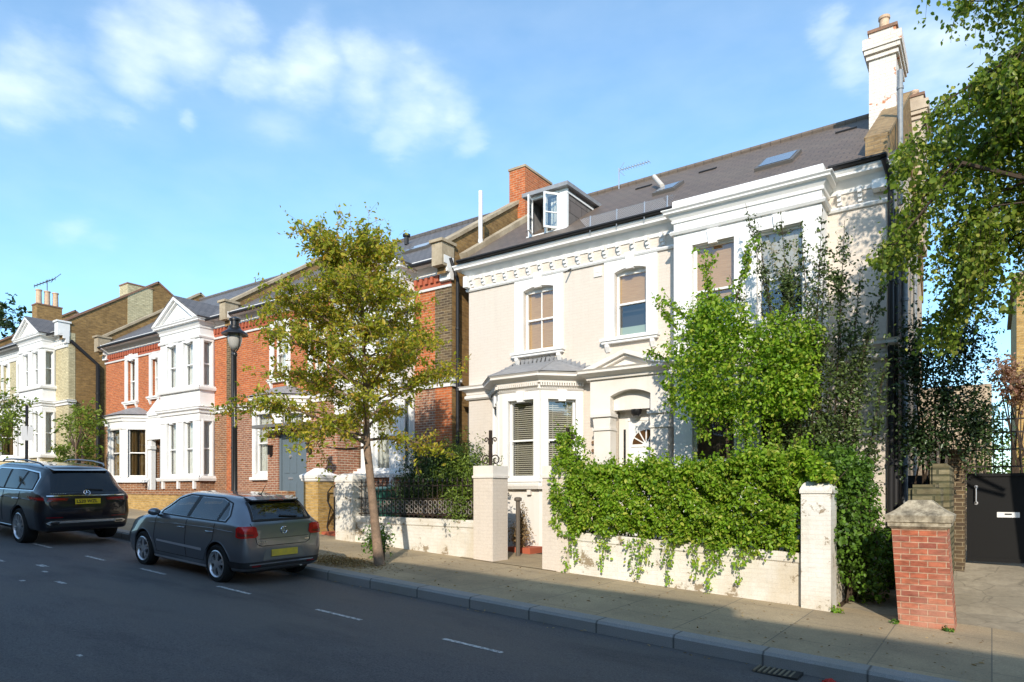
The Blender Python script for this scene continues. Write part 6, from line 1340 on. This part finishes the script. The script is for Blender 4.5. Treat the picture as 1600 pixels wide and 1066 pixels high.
# --- tall dark shrub
T = thing('tall_dark_shrub', (-2.6,13.6,.3), 'tall loose dark-leaved shrub with upright shoots against the right end of the cream house', 'shrub')
mb = MB(); L = []
for (x, y) in ((1165,318),(1190,400),(1220,330),(1250,345),(1285,325),(1320,345),(1290,370),(1345,420),(1365,470),(1140,430),(1185,350),(1310,440),(1235,400),(1270,440),(1350,540),(1385,560),(1380,640),(1215,470),(1330,500),(1300,560),(1260,540),(1340,640),(1290,640),(1390,420),(1240,610),(1370,700),(1300,690)):
    e = np.array(at(x, y, RN.uniform(13.3,14.0))); a = A3(-2.5+RN.normal()*.3, 13.6+RN.normal()*.2, .3); m_ = A3(a[0]*.45+e[0]*.55, 13.5, .3+(e[2]-.3)*.5); bz = bez(a, m_, e, 14); mb.tube(bz, list(np.linspace(.022,.004,14)), 5, caps=False)
    for j in range(80):
        t = RN.uniform(.42, .97); q = (1-t)**2*a+2*t*(1-t)*m_+t*t*e
        twigs(mb, L, q, RN.normal(size=3)*A3(.8,.8,.4)+A3(0,0,.6), RN.uniform(.07,.30)*(1.15-t*.55), .003, 1, .03, 0, .02)
    for j in range(16): t = RN.uniform(.8, 1.0); q = (1-t)**2*a+2*t*(1-t)*m_+t*t*e; L.append(q+RN.normal(size=3)*.03)
for n_, c_, r_ in ((4600,(-2.45,13.5,2.9),(.85,.5,1.2)), (2600,(-2.7,13.6,4.7),(.65,.5,1.0)), (1500,(-1.95,13.5,4.3),(.45,.5,1.2)), (1200,(-3.2,13.7,6.1),(.45,.35,.9)), (900,(-2.3,13.6,6.0),(.5,.35,.8))):
    Pq, Dq = mass(n_, c_, r_, 1.2, .2); gq = np.sin(Pq[:,0]*9+2*np.sin(Pq[:,2]*4))+np.sin(Pq[:,2]*7.3+Pq[:,0]*4)+np.sin(Pq[:,1]*8); L += list(Pq[gq > -.55])
leafmesh('foliage', L, .056, L_dark, T, up=.3, asp=.6, hang=.1); mb.build('stems', M_twig, T, uv=False); print('dark', len(L))
# --- ivy bank right of the white pillar
T = thing('ivy_bank', (-1.9,12.9,.3), 'dense shaded ivy bank spilling right of the chipped white pillar', 'shrub')
Pa, Da = mass(6000, (-2.0,12.75,1.7), (.44,.8,1.0), .4, .12); Pb, Db = mass(2200, (-2.1,12.35,2.5), (.5,.4,.4), .5, .1); Pc, Dc = mass(2600, (-1.72,13.2,1.0), (.42,.9,.75), .4, .12)
leafmesh('foliage', list(Pa)+list(Pb)+list(Pc), .062, L_ivy, T, up=.3, out=list(Da)+list(Db)+list(Dc), outw=.35, asp=.75, hang=.3)
mb = MB(); 
for i in range(8): mb.tube([(-2.0,12.6+.1*i,.2), (-1.9+.05*i,12.7,1.3), (-2.1+.05*i,12.6,2.3)], .015, 5)
mb.build('stems', M_twig, T, uv=False)
# --- birch overhanging from the right
BT = thing('birch_tree', (2.6,12.6,.1), 'overhanging birch with drooping leafy branches filling the right edge of the sky', 'tree')
mb = MB(); mb.tube([(2.6,12.6,-.1), (2.55,12.6,2), (2.4,12.4,4.5), (2.2,12.3,7), (1.9,12.1,10), (1.7,12,12)], [.2,.17,.15,.12,.08,.04], 12); mb.build('trunk', mat('birch_bark', (.5,.48,.44), .8, .2, fn=speckfn((.55,.52,.47),(.40,.37,.32),7,.4,(.05,.045,.04),6)), BT, smooth=True)
mb = MB(); L = []
BRS = [([(1760,-140),(1620,-100),(1540,-70),(1478,-40)], 11.2, 1.0, 18), ([(1760,-60),(1640,-20),(1570,10),(1500,0)], 11.6, .8, 16), ([(1800,40),(1660,40),(1580,90),(1530,118),(1470,165),(1415,240)], 11.3, 1.0, 30), ([(1800,120),(1680,130),(1590,190),(1500,240),(1440,300),(1400,360)], 11.8, 1.3, 32),
       ([(1800,60),(1700,0),(1620,40),(1560,130)], 11.0, 1.4, 24), ([(1800,200),(1690,230),(1600,290),(1530,330),(1470,400)], 12.0, 1.3, 28), ([(1780,280),(1660,300),(1560,320),(1500,420)], 11.4, 1.1, 20), ([(1760,-200),(1650,-160),(1560,-140)], 12.0, 1.3, 16),
       ([(1800,-20),(1700,60),(1640,160),(1600,260)], 12.2, 1.3, 22), ([(1740,120),(1600,110),(1500,190),(1450,260)], 12.6, 1.2, 22), ([(1700,300),(1560,380),(1490,470),(1450,520)], 12.3, .8, 20), ([(1500,260),(1430,330),(1400,390),(1370,400)], 11.6, .45, 16), ([(1700,360),(1620,400),(1590,440)], 11.2, .7, 6), ([(1700,330),(1600,330),(1530,390),(1500,470)], 12.4, 1.2, 26), ([(1750,-60),(1640,40),(1590,120),(1570,220)], 11.9, 1.3, 22)]
for pts, Y, hl, n in BRS:
    for rep_ in range(2):
        Q = [np.array(at(x+RN.normal()*8, y+RN.normal()*8, Y+(.5*rep_)+.1*i)) for i, (x, y) in enumerate(pts)]
        Q = [A3(2.2,12.3,max(4, Q[0][2]-1.2))]+Q; mb.tube([tuple(q) for q in Q], list(np.linspace(.035,.006,len(Q))), 5, caps=False)
        cum = np.linspace(0,1,len(Q))
        for j in range(n):
            t = RN.uniform(.22,1.0); q = np.array([np.interp(t, cum, [p[k] for p in Q]) for k in range(3)]); l = hl*RN.uniform(.35,1.0)
            d = A3(RN.normal()*.22-.03, RN.normal()*.25, -1); e = q+d*l*.9; mdl = q+A3(d[0]*l*.8, d[1]*l*.8, -.1*l); bz = bez(q, mdl, e, 7); mb.tube(bz, list(np.linspace(.005,.002,7)), 3, caps=False)
            for k in range(int(l*78)):
                t2 = RN.uniform(.05,1.0); p = (1-t2)**2*q+2*t2*(1-t2)*mdl+t2*t2*e; L.append(p+RN.normal(size=3)*.075)
mb.build('branches', M_twig, BT, uv=False); leafmesh('foliage', L, .066, L_birch, BT, up=.15, asp=.8, hang=.9, fold=.15); print('birch', len(L))
# crown of the birch above and right of the frame: it shades the gate and the wall
Pa, Da = mass(9000, (2.6,11.2,9.2), (2.2,2.2,2.6), .9, .2); leafmesh('upper_foliage', Pa, .075, L_birch, BT, up=.3, asp=.8)
# --- holly and other shrubs on the right
def shrub(name, loc, label, parts, m, size, asp=.6, stem=True, hang=.2, cat='shrub', lumpy=.14, thick=.5, up=.35):
    T = thing(name, loc, label, cat); L = []; O = []
    for n, c, r in parts: P, D = mass(n, c, r, thick, lumpy); L += list(P); O += list(D)
    leafmesh('foliage', L, size, m, T, up=up, out=O, outw=.3, asp=asp, hang=hang)
    if stem:
        mb = MB(); c = parts[0][1]
        for i in range(9):
            n_, c2, r2 = parts[i % len(parts)]; mb.tube([(loc[0]+RN.normal()*.06, loc[1]+RN.normal()*.06, loc[2]-.05), ((loc[0]+c2[0])/2+RN.normal()*.1, (loc[1]+c2[1])/2, loc[2]+(c2[2]-loc[2])*.5), (c2[0]+RN.normal()*r2[0]*.5, c2[1]+RN.normal()*r2[1]*.4, c2[2]+RN.uniform(-.2,.5)*r2[2])], [.035,.025,.008], 5)
        mb.build('stems', M_twig, T, uv=False)
    return T
shrub('holly_tree', (-1.05,16.2,.6), 'dark glossy holly above the shaded pier beside the black gate', [(3000,(-.72,15.0,3.9),(.55,.55,1.2)), (2000,(-1.15,15.0,3.2),(.48,.5,.6)), (2400,(-.25,15.1,3.4),(.40,.4,.7)), (2400,(-1.2,14.9,4.6),(.42,.4,.9)), (2200,(-.5,15.0,4.9),(.5,.4,.7))], L_holly, .062, hang=.3, thick=.9, lumpy=.25)
shrub('red_leaved_shrub', (.6,19,.5), 'reddish-leaved shrub beyond the spiked railing at the far right edge', [(900,(.55,19,4.45),(.45,.5,.5)), (350,(.25,19,4.9),(.35,.4,.35))], L_red, .09, thick=.9)
shrub('garden_bush', (.0,20.5,.6), 'sunlit light green bush seen through the spiked railing', [(1800,(.1,20.5,2.6),(.6,.7,1.3))], L_ivy, .08)
shrub('yew_bush', (-11.7,12.7,.95), 'dark feathery yew bush behind the black railings', [(8500,(-11.35,12.65,2.45),(.72,.5,.85)), (3600,(-11.95,12.55,2.0),(.5,.42,.6)), (3500,(-10.85,12.6,2.75),(.6,.4,.5))], L_yewd, .07, asp=.34, lumpy=.2, thick=.6)
shrub('spilling_bush', (-10.2,12.6,.9), 'brighter yellow-green bush spilling over the white wall beside the cream pillar', [(9500,(-10.15,12.5,2.35),(.78,.5,.88)), (3400,(-9.75,12.1,1.85),(.42,.42,.5))], L_yew, .068, asp=.36, lumpy=.2, thick=.5)
shrub('brown_bush', (-10.9,12.3,1.2), 'brown dried patch of bush low behind the railings', [(1000,(-10.95,12.2,1.8),(.5,.25,.3))], L_dry, .05, asp=.3, thick=.9)
shrub('dry_shrub', (-9.25,13.6,.8), 'dried straw-coloured shrub in the red planter at the end of the path', [(1100,(-9.3,13.55,1.15),(.32,.25,.33)), (260,(-9.2,13.5,1.6),(.12,.12,.35))], L_dry, .055, asp=.35, thick=.9)
shrub('kerbside_sapling', (-10.35,9.95,gp(-10.35)), 'small dark green bush at the foot of the hornbeam', [(650,(-10.45,10.0,gp(-10.4)+.42),(.36,.3,.38))], L_ivy, .06, thick=.9)
shrub('pavement_weed', (-1.95,11.62,gp(-1.95)), 'small bright weed at the foot of the chipped white pillar', [(60,(-1.98,11.6,gp(-1.98)+.05),(.09,.05,.06))], L_hedge, .05, stem=False, thick=.9)
shrub('pavement_weed', (-1.15,11.4,gp(-1.15)), 'tiny dark weed at the left foot of the leaning brick pillar', [(50,(-1.16,11.4,gp(-1.15)+.04),(.07,.05,.05))], L_ivy, .04, stem=False, thick=.9)
shrub('pavement_weed', (-.5,11.4,gp(-.5)), 'low moss-green weed at the right foot of the leaning brick pillar', [(60,(-.52,11.41,gp(-.5)+.04),(.09,.04,.04))], L_ivy, .04, stem=False, thick=.9)
# --- trees up the street
def smalltree(loc, label, parts, m, size, tr, rt=.08, name='street_tree'):
    T = thing(name, loc, label, 'tree'); L = []; mb = MB(); c = parts[0][1]; mb.tube([(loc[0],loc[1],loc[2]-.2), (loc[0]+.05,loc[1],(loc[2]+c[2])/2), tuple(c)], [rt,rt*.8,rt*.35], 8); mb.build('trunk', M_bark, T, smooth=True); mb = MB()
    for n, c, r in parts:
        k = n//24
        for _ in range(k):
            D = RN.normal(size=3); D /= np.linalg.norm(D); e = A3(*c)+D*np.array(r)*RN.uniform(.35,1.0); twigs(mb, L, e-D*tr*.5, D+RN.normal(size=3)*.5, tr, .008, 2, tr/9, .1, .05)
    for n, c, r in parts:
        for _ in range(6): D = RN.normal(size=3); D /= np.linalg.norm(D); D[2] = abs(D[2]); mb.tube([tuple(A3(loc[0],loc[1],c[2]-r[2]*.6)), tuple(A3(*c)+D*np.array(r)*.7)], [.03,.008], 4)
    mb.build('branches', M_twig, T, uv=False); leafmesh('foliage', L, size, m, T, up=.4); return T
L_lime = leafmat('lime_leaf', [(.16,.24,.03),(.24,.32,.04),(.11,.18,.03),(.30,.34,.05)], .4)
smalltree((-31.3,13.1,gz(-31.3)+.1), 'small light green garden tree against the brown gable beyond the black car', [(1800,(-31.4,13.1,4.9),(1.0,1.0,1.15)), (1300,(-32.3,13.2,3.7),(1.4,.9,.65))], L_lime, .13, .5, name='garden_tree')
smalltree((-29.6,9.2,gz(-29.6)+.1), 'leafy street tree cut off by the left edge above the black car', [(3000,(-29.8,9.3,5.1),(1.5,1.5,1.55)), (700,(-28.6,9.4,4.4),(.7,.7,.7))], L_lime, .11, .5)
smalltree((-68.5,22,4), 'tall dark tree top far off at the left edge of the roofs', [(1500,(-68.5,22,16.6),(3.0,2.5,2.2))], L_holly, .35, 1.1, .3, name='distant_tree')
smalltree((-27.3,11.2,gz(-27.3)+.1), 'thin sapling with few leaves before the farthest left bay window', [(120,(-27.3,11.2,4.2),(.5,.4,.8))], L_lime, .09, .4, .03, name='sapling')
# --- fallen leaves
P = []
for _ in range(2600):
    x, y = -10.6+RN.normal()*.5, 9.15+RN.normal()*.28
    if y < 8.58: y = 8.6+RN.uniform(0,.2)
    P.append((x, y, gz(x)+.14+RN.uniform(0,.025)))
for _ in range(420): x, y = RN.uniform(-13,0), RN.uniform(8.6,11.5); P.append((x, y, gz(x)+.143))
for _ in range(70): x, y = RN.uniform(-13,1), 8.2-abs(RN.normal())*.12; P.append((x, y, gz(x)-.02))
o = leafmesh('fallen_leaves', P, .045, L_dry, None, up=1.6, asp=.5); setp(o, 'straw-coloured fallen leaves heaped round the street tree', 'fallen leaves', kind='stuff')
o = leafmesh('red_leaf', [(-1.45,8.0,gz(-1.45)-.005), (-1.40,8.03,gz(-1.4)), (-1.48,8.03,gz(-1.45))], .10, leafmat('scarlet', [(.5,.02,.01),(.4,.02,.01)], .1), None, up=1.5, asp=.8); setp(o, 'bright red fallen leaf in the gutter beside the grating', 'leaf')
